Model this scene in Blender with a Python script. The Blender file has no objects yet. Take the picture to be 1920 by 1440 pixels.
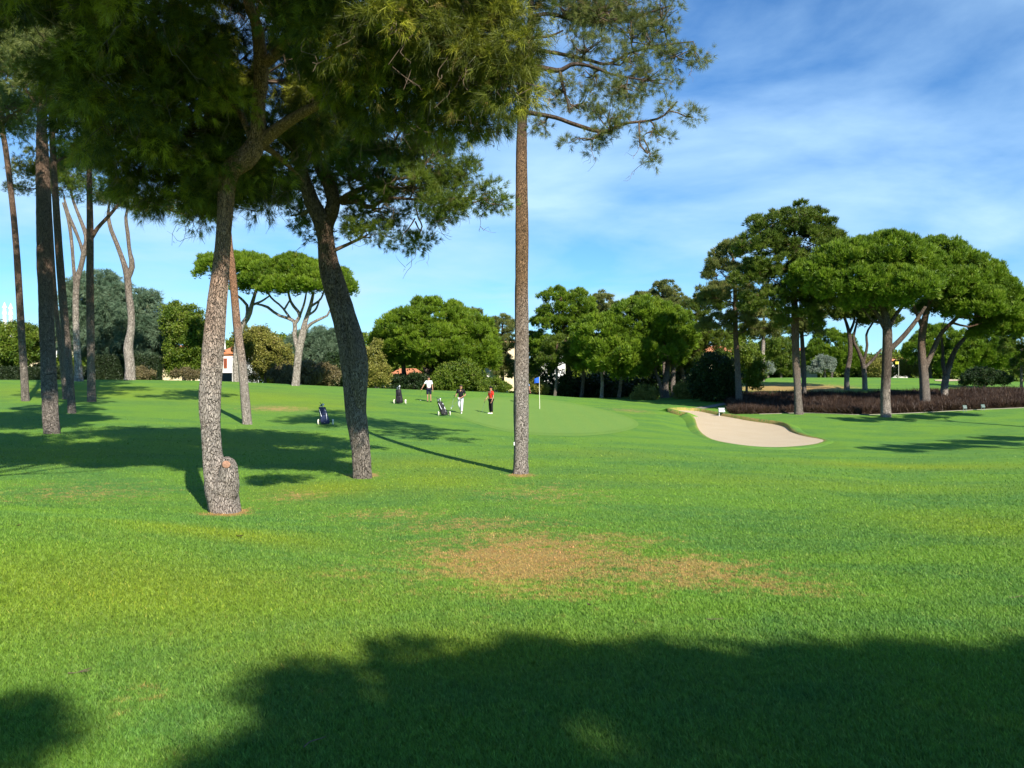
import bpy, bmesh, math
import numpy as np

SC = bpy.context.scene
COL = SC.collection
F = 1500.0                      # focal length in photo pixels (photo is 1920 px wide)
CZ = 1.65                       # camera height

# ------------------------------------------------------------------ camera
cam_d = bpy.data.cameras.new("camera")
cam_d.lens = 36.0 * F / 1920.0
cam_d.sensor_width = 36.0
cam_d.clip_start = 0.05
cam_d.clip_end = 4000.0
cam = bpy.data.objects.new("camera", cam_d)
COL.objects.link(cam)
cam.location = (0, 0, CZ)
cam.rotation_euler = (math.radians(90), 0, 0)
SC.camera = cam

# ------------------------------------------------------------------ sun, sky, exposure
SUN_EL, SUN_AZ = 33.0, 26.0     # sun behind the camera, to the right
S = np.array([math.cos(math.radians(SUN_EL)) * math.sin(math.radians(SUN_AZ)),
              -math.cos(math.radians(SUN_EL)) * math.cos(math.radians(SUN_AZ)),
              math.sin(math.radians(SUN_EL))])
sun_d = bpy.data.lights.new("sun", 'SUN')
sun_d.energy = 5.0
sun_d.angle = math.radians(0.5)
sun_d.color = (1.0, 0.94, 0.84)
sun = bpy.data.objects.new("sun", sun_d)
COL.objects.link(sun)
from mathutils import Vector
sun.rotation_euler = Vector(S.tolist()).to_track_quat('Z', 'Y').to_euler()
sun.location = (20, -40, 40)

world = bpy.data.worlds.new("World")
SC.world = world
world.use_nodes = True
wn, wl = world.node_tree.nodes, world.node_tree.links
wn.clear()
w_out = wn.new("ShaderNodeOutputWorld")
w_sky = wn.new("ShaderNodeTexSky")
w_sky.sky_type = 'NISHITA'
w_sky.sun_disc = False
w_sky.sun_elevation = math.radians(SUN_EL)
w_sky.sun_rotation = math.radians(180 - SUN_AZ)
w_sky.air_density = 1.0
w_sky.dust_density = 0.0
w_sky.ozone_density = 2.5
w_bg = wn.new("ShaderNodeBackground")
w_bg.inputs[1].default_value = 0.080
w_hsv = wn.new("ShaderNodeHueSaturation")
w_hsv.inputs["Saturation"].default_value = 1.1
w_hsv.inputs["Value"].default_value = 1.0
wl.new(w_sky.outputs[0], w_hsv.inputs["Color"])
w_tint = wn.new('ShaderNodeMixRGB'); w_tint.blend_type = 'MULTIPLY'; w_tint.inputs[0].default_value = 1.0
w_tint.inputs[2].default_value = (0.56, 0.92, 1.22, 1)
wl.new(w_hsv.outputs[0], w_tint.inputs[1]); wl.new(w_tint.outputs[0], w_bg.inputs[0])
w_cl = wn.new("ShaderNodeBackground")
w_cl.inputs[0].default_value = (0.48, 0.73, 1.0, 1)
w_cl.inputs[1].default_value = 0.74
w_tc = wn.new("ShaderNodeTexCoord")
w_sep = wn.new("ShaderNodeSeparateXYZ")
wl.new(w_tc.outputs["Generated"], w_sep.inputs[0])
w_add = wn.new("ShaderNodeMath"); w_add.operation = 'ADD'; w_add.inputs[1].default_value = 0.16
wl.new(w_sep.outputs[2], w_add.inputs[0])
w_dx = wn.new("ShaderNodeMath"); w_dx.operation = 'DIVIDE'
w_dy = wn.new("ShaderNodeMath"); w_dy.operation = 'DIVIDE'
wl.new(w_sep.outputs[0], w_dx.inputs[0]); wl.new(w_add.outputs[0], w_dx.inputs[1])
wl.new(w_sep.outputs[1], w_dy.inputs[0]); wl.new(w_add.outputs[0], w_dy.inputs[1])
w_cmb = wn.new("ShaderNodeCombineXYZ")
wl.new(w_dx.outputs[0], w_cmb.inputs[0]); wl.new(w_dy.outputs[0], w_cmb.inputs[1])
w_map = wn.new("ShaderNodeMapping")
w_map.inputs["Rotation"].default_value = (0, 0, math.radians(-28))
w_map.inputs["Scale"].default_value = (0.75, 0.95, 1)
w_map.inputs["Location"].default_value = (3.1, 1.7, 0)
wl.new(w_cmb.outputs[0], w_map.inputs[0])
w_n = wn.new("ShaderNodeTexNoise")
w_n.inputs["Scale"].default_value = 1.35
w_n.inputs["Detail"].default_value = 9
w_n.inputs["Roughness"].default_value = 0.54
w_n.inputs["Distortion"].default_value = 0.35
wl.new(w_map.outputs[0], w_n.inputs["Vector"])
w_r = wn.new("ShaderNodeValToRGB")
w_r.color_ramp.elements[0].position = 0.34
w_r.color_ramp.elements[0].color = (0.05, 0.05, 0.05, 1)
w_r.color_ramp.elements[1].position = 0.68
w_r.color_ramp.elements[1].color = (0.92, 0.92, 0.92, 1)
wl.new(w_n.outputs[0], w_r.inputs[0])
w_mix = wn.new("ShaderNodeMixShader")
def wmath(op, a, b, clamp=True):
    x = wn.new("ShaderNodeMath"); x.operation = op; x.use_clamp = clamp
    for q, v in enumerate((a, b)):
        if hasattr(v, "is_output"): wl.new(v, x.inputs[q])
        else: x.inputs[q].default_value = v
    return x.outputs[0]
# clouds masked to the sky ahead; the rest is cleared to cut fill light
w_m1 = wmath('MULTIPLY', wmath('ADD', w_sep.outputs[1], 0.05, False), 3.0)
w_m2 = wmath('MULTIPLY', wmath('SUBTRACT', 0.86, w_sep.outputs[2], False), 3.0)
wl.new(wmath('MULTIPLY', wmath('MULTIPLY', w_m1, w_m2), w_r.outputs[0]), w_mix.inputs[0])
wl.new(w_bg.outputs[0], w_mix.inputs[1]); wl.new(w_cl.outputs[0], w_mix.inputs[2])
wl.new(w_mix.outputs[0], w_out.inputs[0])

SC.view_settings.view_transform = 'Standard'
SC.view_settings.look = 'None'
SC.view_settings.exposure = 0.78
SC.view_settings.gamma = 1.0
SC.render.engine = 'CYCLES'
SC.cycles.max_bounces = 5
SC.cycles.diffuse_bounces = 2
SC.cycles.glossy_bounces = 2
SC.cycles.transmission_bounces = 4
SC.cycles.transparent_max_bounces = 4

# ------------------------------------------------------------------ terrain height from surveyed profiles
def pchip(x, y, xi):
    x = np.asarray(x, float); y = np.asarray(y, float)
    h = np.diff(x); d = np.diff(y) / h
    m = np.zeros(len(x))
    for i in range(1, len(x) - 1):
        if d[i - 1] * d[i] > 0:
            w1 = 2 * h[i] + h[i - 1]; w2 = h[i] + 2 * h[i - 1]
            m[i] = (w1 + w2) / (w1 / d[i - 1] + w2 / d[i])
    m[0], m[-1] = d[0], 0
    k = np.clip(np.searchsorted(x, xi) - 1, 0, len(h) - 1)
    t = np.clip((xi - x[k]) / h[k], 0, 1)
    return ((1 + 2 * t) * (1 - t) ** 2 * y[k] + t * (1 - t) ** 2 * h[k] * m[k]
            + t * t * (3 - 2 * t) * y[k + 1] + t * t * (t - 1) * h[k] * m[k + 1])

near = [(1440, 3.4), (1250, 4.93)]
PROF = {   # bearing (as a photo column) : (drop below eye level as a photo row, distance) ... then (distance, height)
    0: (near + [(1100, 6.6), (1020, 8.2), (980, 9.4), (964, 10.6), (957, 13.0), (930, 17), (880, 21), (850, 24.5),
                (808, 30), (775, 36.5), (750, 44), (730, 52), (716, 59), (712, 64)], [(75, 1.8), (100, 1.0), (160, 0.6), (600, 0)]),
    250: (near + [(1100, 6.9), (1025, 8.6), (988, 10.2), (974, 11.6), (966, 13.8), (936, 17), (885, 21.5), (850, 25.5),
                  (808, 32), (778, 38.5), (750, 47), (730, 55), (716, 62), (711.5, 67)], [(78, 1.8), (100, 1.0), (160, 0.6), (600, 0)]),
    420: (near + [(1100, 7.2), (1045, 8.7), (1008, 10.3), (987, 12.2), (974, 14.3), (963, 16), (930, 18), (888, 22), (850, 27),
                  (810, 34), (780, 41), (750, 50), (730, 58), (717, 66), (714, 70)], [(80, 1.7), (100, 1.0), (160, 0.6), (600, 0)]),
    700: (near + [(1130, 6.8), (1087, 7.9), (1063, 9.0), (1044, 10.4), (1010, 12), (963, 15), (920, 18.5), (888, 22), (850, 28), (810, 36),
                  (780, 44), (760, 52), (745, 60), (732, 68), (728, 72)], [(80, 1.0), (100, 0.3), (160, 0.3), (600, 0)]),
    960: (near + [(1150, 6.4), (1117, 7.3), (1098, 8.2), (1068, 9.5), (1008, 11.8), (960, 15), (888, 22), (860, 26.5), (830, 33),
                  (805, 41), (776, 52), (760, 60), (745, 68), (736, 74)], [(83, 0.5), (100, -0.1), (160, 0.3), (600, 0)]),
    1200: (near + [(1150, 6.4), (1110, 7.5), (1050, 9.5), (1000, 12.1), (960, 15.2), (888, 22.3), (860, 27.5), (835, 34),
                   (810, 42), (790, 50), (772, 60), (760, 68), (756, 73)], [(85, 0.0), (110, 0.5), (160, 1.0), (600, 1)]),
    1400: (near + [(1150, 6.5), (1100, 8.1), (1000, 12.2), (960, 15.6), (888, 22.8), (860, 30), (838, 38), (815, 47),
                   (797, 54), (781, 60)], [(66, -0.7), (76, 0.2), (90, 1.2), (108, 2.5), (120, 2.6), (160, 1.8), (600, 1.5)]),
    1700: (near + [(1150, 6.5), (1100, 8.2), (1000, 12.3), (900, 24), (860, 34), (842, 40), (816, 48), (796, 54),
                   (779, 60)], [(66, -0.3), (76, 0.6), (90, 1.5), (110, 2.55), (122, 2.6), (160, 1.8), (600, 1.5)]),
    1920: (near + [(1150, 6.5), (1100, 8.2), (1000, 12.3), (900, 23.5), (860, 32.5), (838, 39), (811, 47), (790, 54),
                   (772, 60)], [(66, 0.1), (76, 0.8), (90, 1.3), (110, 1.9), (160, 1.5), (600, 1.5)]),
}
YG = np.concatenate([np.linspace(0.5, 3, 12), np.geomspace(3.05, 650, 700)])
cu = sorted(PROF)
tab = []
for u in cu:
    a, b = PROF[u]
    ys = [0.5, 1.5] + [p[1] for p in a] + [p[0] for p in b]
    zs = [0.16, 0.13] + [CZ + (720 - p[0]) / F * p[1] for p in a] + [p[1] for p in b]
    tab.append(pchip(ys, zs, YG))
tab = np.array(tab)
UG = np.arange(-1400, 3401, 20.0)
T = np.empty((len(UG), len(YG)))
for j in range(len(YG)):
    T[:, j] = np.interp(UG, cu, tab[:, j])
kern = np.exp(-0.5 * (np.arange(-6, 7) * 20 / 55.0) ** 2); kern /= kern.sum()
Tp = np.pad(T, ((6, 6), (0, 0)), mode='edge')
T = sum(kern[i] * Tp[i:i + len(UG)] for i in range(13))

HOLLOW = []
def ground(x, y):
    x = np.asarray(x, float); y = np.asarray(y, float)
    yy = np.maximum(y, 0.6)
    u = np.clip(960 + F * x / yy, UG[0], UG[-1] - 1e-6)
    fu = (u - UG[0]) / 20.0
    iu = np.clip(fu.astype(int), 0, len(UG) - 2); tu = fu - iu
    iy = np.clip(np.searchsorted(YG, yy) - 1, 0, len(YG) - 2)
    ty = np.clip((yy - YG[iy]) / (YG[iy + 1] - YG[iy]), 0, 1)
    z = ((T[iu, iy] * (1 - ty) + T[iu, iy + 1] * ty) * (1 - tu)
         + (T[iu + 1, iy] * (1 - ty) + T[iu + 1, iy + 1] * ty) * tu)
    for c, A, dep in HOLLOW:
        q = np.stack([x - c[0], y - c[1]], -1) @ A
        z = z - dep * np.clip(1 - (q ** 2).sum(-1), 0, 1)
    return z

def P(u, v, Y):
    return np.array([(u - 960) / F * Y, Y, CZ + (720 - v) / F * Y])

_ys = np.geomspace(2.6, 400, 6000)
def G(u, v):
    """the ground point seen along bearing (u, v)"""
    x = (u - 960) / F * _ys
    d = CZ + (720 - v) / F * _ys - ground(x, _ys)
    k = np.argmax(d < 0) if (d < 0).any() else int(np.argmin(np.where(_ys > 20, d / _ys, 9)))
    k = max(k, 1)
    if d[k] >= 0:
        return np.array([(u - 960) / F * _ys[k], _ys[k], float(ground((u - 960) / F * _ys[k], _ys[k]))])
    t = d[k - 1] / (d[k - 1] - d[k] + 1e-12)
    Y = _ys[k - 1] + t * (_ys[k] - _ys[k - 1])
    X = (u - 960) / F * Y
    return np.array([X, Y, float(ground(X, Y))])

# ------------------------------------------------------------------ mesh helpers
class MB:
    def __init__(self):
        self.v = []; self.n = 0; self.f = []; self.attr = []
    def add(self, v, f, mi=0, tint=None):
        v = np.asarray(v, np.float32).reshape(-1, 3)
        f = np.asarray(f, np.int64)
        self.f.append((f + self.n, mi))
        self.v.append(v); self.n += len(v)
        if tint is None:
            tint = np.zeros(len(v), np.float32)
        self.attr.append(np.broadcast_to(np.asarray(tint, np.float32), (len(v),)))
        return self
    def build(self, name, mats, parent=None, origin=(0, 0, 0), smooth=False, attr="tint", extra=None):
        me = bpy.data.meshes.new(name)
        V = np.concatenate(self.v) - np.asarray(origin, np.float32)
        me.vertices.add(len(V)); me.vertices.foreach_set("co", V.ravel().astype(np.float32))
        loops = np.concatenate([f.ravel() for f, m in self.f]).astype(np.int32)
        cnt = np.concatenate([np.full(len(f), f.shape[1], np.int32) for f, m in self.f])
        mi = np.concatenate([np.full(len(f), m, np.int32) for f, m in self.f])
        me.loops.add(len(loops)); me.loops.foreach_set("vertex_index", loops)
        me.polygons.add(len(cnt))
        st = np.concatenate([[0], np.cumsum(cnt)[:-1]]).astype(np.int32)
        me.polygons.foreach_set("loop_start", st)
        me.polygons.foreach_set("loop_total", cnt)
        me.polygons.foreach_set("material_index", mi)
        me.polygons.foreach_set("use_smooth", np.full(len(cnt), smooth, bool))
        a = me.attributes.new(attr, 'FLOAT', 'POINT')
        a.data.foreach_set("value", np.concatenate(self.attr).astype(np.float32))
        for k, vals in (extra or {}).items():
            a = me.attributes.new(k, 'FLOAT', 'POINT')
            a.data.foreach_set("value", np.asarray(vals, np.float32))
        me.update(calc_edges=True)
        me.validate(verbose=False)
        for m in (mats if isinstance(mats, (list, tuple)) else [mats]):
            me.materials.append(m)
        o = bpy.data.objects.new(name, me)
        COL.objects.link(o)
        if parent is not None:
            o.parent = parent
        else:
            o.location = origin
        return o

def empty(name, loc, rotz=0.0):
    o = bpy.data.objects.new(name, None)
    o.empty_display_size = 0.3
    COL.objects.link(o); o.location = loc; o.rotation_euler = (0, 0, rotz)
    return o

def tag(o, label, cat=None, group=None, kind=None):
    o["label"] = label
    if cat: o["category"] = cat
    if group: o["group"] = group
    if kind: o["kind"] = kind
    return o

def unit(a):
    a = np.asarray(a, float)
    return a / (np.linalg.norm(a, axis=-1, keepdims=True) + 1e-12)

def spline(p, n):
    p = np.asarray(p, float)
    if len(p) == 2:
        t = np.linspace(0, 1, n)[:, None]
        return p[0] * (1 - t) + p[1] * t
    q = np.vstack([2 * p[0] - p[1], p, 2 * p[-1] - p[-2]])
    s = np.linspace(0, len(p) - 1, n)
    i = np.minimum(s.astype(int), len(p) - 2); t = (s - i)[:, None]
    a, b, c, d = q[i], q[i + 1], q[i + 2], q[i + 3]
    return 0.5 * (2 * b + (c - a) * t + (2 * a - 5 * b + 4 * c - d) * t ** 2 + (3 * b - a - 3 * c + d) * t ** 3)

def tube(pts, rad, n=8, m=None, rng=None, rough=0.0, cap=True):
    """a tapered limb through pts with radii rad"""
    pts = np.asarray(pts, float); rad = np.asarray(rad, float)
    if m is None:
        m = len(pts)
    pr = spline(np.hstack([pts, rad[:, None]]), m) if m > len(pts) else np.hstack([pts, rad[:, None]])
    c, r = pr[:, :3], np.maximum(pr[:, 3], 0.002)
    t = unit(np.gradient(c, axis=0))
    ref = np.array([0.31, 1.0, 0.17]); ref = unit(ref)
    if abs((t @ ref).mean()) > 0.9:
        ref = unit(np.array([1.0, 0.1, 0.2]))
    a = unit(np.cross(t, ref)); b = np.cross(t, a)
    th = np.arange(n) * 2 * np.pi / n
    rr = np.ones((len(c), n))
    if rough and rng is not None:
        w = rng.normal(0, 1, (len(c) + 4, n))
        w = (w[:-4] + w[1:-3] + w[2:-2] + w[3:-1] + w[4:]) / 2.2
        for k in (2, 3, 5):
            ph = rng.uniform(0, 6.28); sl = rng.uniform(-4, 4)
            w += 0.6 * np.sin(k * th[None, :] + ph + sl * np.linspace(0, 1, len(c))[:, None] * 3)
        rr = 1 + rough * w
    v = c[:, None, :] + (r[:, None] * rr)[:, :, None] * (np.cos(th)[None, :, None] * a[:, None, :] + np.sin(th)[None, :, None] * b[:, None, :])
    v = v.reshape(-1, 3)
    i = np.arange(len(c) - 1)[:, None] * n; j = np.arange(n)[None, :]; k = (j + 1) % n
    f = np.stack([i + j, i + k, i + n + k, i + n + j], -1).reshape(-1, 4)
    return v, f

def box_vf(cx, cy, cz, sx, sy, sz):
    v = np.array([[x, y, z] for z in (-.5, .5) for y in (-.5, .5) for x in (-.5, .5)]) * [sx, sy, sz] + [cx, cy, cz]
    f = np.array([[0, 2, 3, 1], [4, 5, 7, 6], [0, 1, 5, 4], [2, 6, 7, 3], [0, 4, 6, 2], [1, 3, 7, 5]])
    return v, f

def lathe_vf(prof, n=14, c=(0, 0, 0)):
    th = np.arange(n) * 2 * np.pi / n
    v = np.array([[r * math.cos(t) + c[0], r * math.sin(t) + c[1], z + c[2]] for r, z in prof for t in th])
    i = np.arange(len(prof) - 1)[:, None] * n; j = np.arange(n)[None, :]; k = (j + 1) % n
    return v, np.stack([i + j, i + k, i + n + k, i + n + j], -1).reshape(-1, 4)

def ball_vf(c, r, n=10, m=7):
    ph = np.linspace(0.02, np.pi - 0.02, m)
    r = np.broadcast_to(np.asarray(r, float), (3,))
    v, f = lathe_vf([(math.sin(p), -math.cos(p)) for p in ph], n)
    return v * r + np.asarray(c), f

# ------------------------------------------------------------------ materials
def new_mat(name):
    m = bpy.data.materials.new(name); m.use_nodes = True
    nt = m.node_tree; nt.nodes.clear()
    return m, nt.nodes, nt.links

def nd(n, typ, **kw):
    x = n.new(typ)
    for k, v in kw.items():
        if k.startswith("_"):
            setattr(x, k[1:], v)
        else:
            x.inputs[k.replace("__", " ")].default_value = v
    return x

def ramp(n, stops, interp='LINEAR'):
    r = n.new("ShaderNodeValToRGB")
    e = r.color_ramp.elements
    r.color_ramp.interpolation = interp
    while len(e) < len(stops):
        e.new(0.5)
    for x, (p, c) in zip(e, stops):
        x.position = p
        x.color = (*c, 1) if len(c) == 3 else c
    return r

def mixc(n, l, fac, a, b, blend='MIX'):
    m = n.new("ShaderNodeMix"); m.data_type = 'RGBA'; m.blend_type = blend
    for s, v in ((0, fac), (6, a), (7, b)):
        if hasattr(v, "links") or hasattr(v, "is_output"):
            l.new(v, m.inputs[s])
        elif s == 0:
            m.inputs[0].default_value = v
        else:
            m.inputs[s].default_value = (*v, 1)
    return m.outputs[2]

def mth(n, l, op, a, b=None, clamp=False):
    m = n.new("ShaderNodeMath"); m.operation = op; m.use_clamp = clamp
    for i, v in enumerate((a, b)):
        if v is None: continue
        if hasattr(v, "is_output"): l.new(v, m.inputs[i])
        else: m.inputs[i].default_value = v
    return m.outputs[0]

def plain(name, col, rough=0.6, spec=0.3, metal=0.0, var=0.12, scale=30.0):
    m, n, l = new_mat(name)
    out = n.new("ShaderNodeOutputMaterial"); b = n.new("ShaderNodeBsdfPrincipled")
    tc = n.new("ShaderNodeTexCoord")
    no = nd(n, "ShaderNodeTexNoise", Scale=scale, Detail=4.0)
    l.new(tc.outputs["Object"], no.inputs["Vector"])
    c = np.array(col)
    r = ramp(n, [(0.3, tuple(c * (1 - var))), (0.7, tuple(np.minimum(c * (1 + var), 1)))])
    l.new(no.outputs[0], r.inputs[0]); l.new(r.outputs[0], b.inputs["Base Color"])
    b.inputs["Roughness"].default_value = rough
    b.inputs["Specular IOR Level"].default_value = spec
    b.inputs["Metallic"].default_value = metal
    l.new(b.outputs[0], out.inputs[0])
    return m

def turf_nodes(n, l, fine=True):
    """colour of the turf at a place: mown bands, yellow and bluish tufts, dried-out patches"""
    tc = n.new("ShaderNodeTexCoord")
    big = nd(n, "ShaderNodeTexNoise", Scale=0.42, Detail=4.0, Roughness=0.6, Distortion=0.4)
    mp = nd(n, "ShaderNodeMapping"); mp.inputs["Scale"].default_value = (0.55, 0.9, 0.0); mp.inputs["Rotation"].default_value = (0, 0, 0.5)
    l.new(tc.outputs["Object"], mp.inputs[0]); l.new(mp.outputs[0], big.inputs["Vector"])
    mid = nd(n, "ShaderNodeTexNoise", Scale=2.6, Detail=6.0, Roughness=0.65)
    l.new(tc.outputs["Object"], mid.inputs["Vector"])
    sm = nd(n, "ShaderNodeTexNoise", Scale=24.0, Detail=4.0, Roughness=0.7)
    l.new(tc.outputs["Object"], sm.inputs["Vector"])
    f1 = ramp(n, [(0.42, (0, 0, 0)), (0.58, (1, 1, 1))]); l.new(big.outputs[0], f1.inputs[0])
    f2 = ramp(n, [(0.36, (0, 0, 0)), (0.66, (1, 1, 1))]); l.new(mid.outputs[0], f2.inputs[0])
    f3 = ramp(n, [(0.34, (0.62, 0.62, 0.62)), (0.66, (1.3, 1.3, 1.3))]); l.new(sm.outputs[0], f3.inputs[0])
    at = n.new("ShaderNodeAttribute"); at.attribute_name = "yellow"
    c = mixc(n, l, f1.outputs[0], (0.092, 0.222, 0.044), (0.146, 0.288, 0.032))
    c = mixc(n, l, mth(n, l, 'MULTIPLY', f2.outputs[0], 0.65), c, (0.158, 0.284, 0.042))
    c = mixc(n, l, mth(n, l, 'MULTIPLY', at.outputs["Fac"], 0.8, True), c, (0.240, 0.305, 0.018))
    c = mixc(n, l, 1.0, c, f3.outputs[0], 'MULTIPLY')
    # dried patches
    dr = n.new("ShaderNodeAttribute"); dr.attribute_name = "dry"
    n8 = nd(n, "ShaderNodeTexNoise", Scale=9.0, Detail=5.0, Roughness=0.75)
    l.new(tc.outputs["Object"], n8.inputs["Vector"])
    dn = mth(n, l, 'ADD', mth(n, l, 'MULTIPLY', mid.outputs[0], 1.5), mth(n, l, 'MULTIPLY', n8.outputs[0], 2.2))
    d = mth(n, l, 'ADD', dr.outputs["Fac"], mth(n, l, 'SUBTRACT', dn, 2.28))
    d = mth(n, l, 'MULTIPLY', mth(n, l, 'MULTIPLY', d, 2.3, True), 0.84)
    dc = mixc(n, l, f2.outputs[0], (0.47, 0.245, 0.100), (0.40, 0.282, 0.100))
    c = mixc(n, l, d, c, dc)
    return tc, c, sm, mid

def mat_turf():
    m, n, l = new_mat("turf")
    tc, c, sm, mid = turf_nodes(n, l)
    b = n.new("ShaderNodeBsdfPrincipled"); out = n.new("ShaderNodeOutputMaterial")
    l.new(c, b.inputs["Base Color"]); b.inputs["Roughness"].default_value = 0.9
    b.inputs["Specular IOR Level"].default_value = 0.1
    bp = nd(n, "ShaderNodeBump", Strength=0.75, Distance=0.04)
    g = nd(n, "ShaderNodeTexNoise", Scale=38.0, Detail=5.0, Roughness=0.75)
    l.new(tc.outputs["Object"], g.inputs["Vector"])
    l.new(g.outputs[0], bp.inputs["Height"]); l.new(bp.outputs[0], b.inputs["Normal"])
    l.new(b.outputs[0], out.inputs[0])
    return m

def mat_blade():
    m, n, l = new_mat("grass_blade")
    tc, c, sm, mid = turf_nodes(n, l)
    at = n.new("ShaderNodeAttribute"); at.attribute_name = "tint"
    r = ramp(n, [(0.0, (0.85, 0.9, 0.85)), (0.6, (1.25, 1.18, 1.08)), (0.93, (1.45, 1.32, 1.1)), (1.0, (2.5, 1.7, 2.2))])
    l.new(at.outputs["Fac"], r.inputs[0])
    c = mixc(n, l, 1.0, c, r.outputs[0], 'MULTIPLY')
    b = n.new("ShaderNodeBsdfPrincipled"); out = n.new("ShaderNodeOutputMaterial")
    l.new(c, b.inputs["Base Color"]); b.inputs["Roughness"].default_value = 0.55
    b.inputs["Specular IOR Level"].default_value = 0.25
    t = n.new("ShaderNodeBsdfTranslucent"); l.new(c, t.inputs[0])
    mx = n.new("ShaderNodeMixShader"); mx.inputs[0].default_value = 0.35
    l.new(b.outputs[0], mx.inputs[1]); l.new(t.outputs[0], mx.inputs[2]); l.new(mx.outputs[0], out.inputs[0])
    return m

def mat_green():
    m, n, l = new_mat("mown_green")
    tc = n.new("ShaderNodeTexCoord")
    big = nd(n, "ShaderNodeTexNoise", Scale=0.5, Detail=3.0); l.new(tc.outputs["Object"], big.inputs["Vector"])
    sm = nd(n, "ShaderNodeTexNoise", Scale=9.0, Detail=5.0, Roughness=0.7); l.new(tc.outputs["Object"], sm.inputs["Vector"])
    wv = nd(n, "ShaderNodeTexWave", Scale=0.28, Distortion=1.2, Detail=2.0); l.new(tc.outputs["Object"], wv.inputs["Vector"])
    c = mixc(n, l, big.outputs[0], (0.146, 0.262, 0.048), (0.184, 0.294, 0.054))
    c = mixc(n, l, mth(n, l, 'MULTIPLY', wv.outputs["Fac"], 0.22), c, (0.135, 0.270, 0.055))
    r = ramp(n, [(0.3, (0.85, 0.85, 0.85)), (0.7, (1.12, 1.12, 1.12))]); l.new(sm.outputs[0], r.inputs[0])
    c = mixc(n, l, 1.0, c, r.outputs[0], 'MULTIPLY')
    b = n.new("ShaderNodeBsdfPrincipled"); out = n.new("ShaderNodeOutputMaterial")
    l.new(c, b.inputs["Base Color"]); b.inputs["Roughness"].default_value = 0.9
    b.inputs["Specular IOR Level"].default_value = 0.1
    l.new(b.outputs[0], out.inputs[0])
    return m

def mat_sand():
    m, n, l = new_mat("sand")
    tc = n.new("ShaderNodeTexCoord")
    a = nd(n, "ShaderNodeTexNoise", Scale=0.8, Detail=5.0, Roughness=0.6); l.new(tc.outputs["Object"], a.inputs["Vector"])
    g = nd(n, "ShaderNodeTexNoise", Scale=14.0, Detail=6.0, Roughness=0.7); l.new(tc.outputs["Object"], g.inputs["Vector"])
    w = nd(n, "ShaderNodeTexWave", Scale=2.2, Distortion=3.0, Detail=3.0); l.new(tc.outputs["Object"], w.inputs["Vector"])
    c = mixc(n, l, a.outputs[0], (0.56, 0.425, 0.255), (0.66, 0.54, 0.36))
    rk = ramp(n, [(0.2, (0.86, 0.85, 0.83)), (0.8, (1.06, 1.06, 1.06))]); l.new(w.outputs['Fac'], rk.inputs[0])
    c = mixc(n, l, 1.0, c, rk.outputs[0], 'MULTIPLY')
    b = n.new("ShaderNodeBsdfPrincipled"); out = n.new("ShaderNodeOutputMaterial")
    l.new(c, b.inputs["Base Color"]); b.inputs["Roughness"].default_value = 0.95
    bp = nd(n, "ShaderNodeBump", Strength=0.8, Distance=0.09)
    l.new(mth(n, l, 'ADD', g.outputs[0], mth(n, l, 'MULTIPLY', w.outputs["Fac"], 0.4)), bp.inputs["Height"])
    l.new(bp.outputs[0], b.inputs["Normal"])
    l.new(b.outputs[0], out.inputs[0])
    return m

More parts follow.
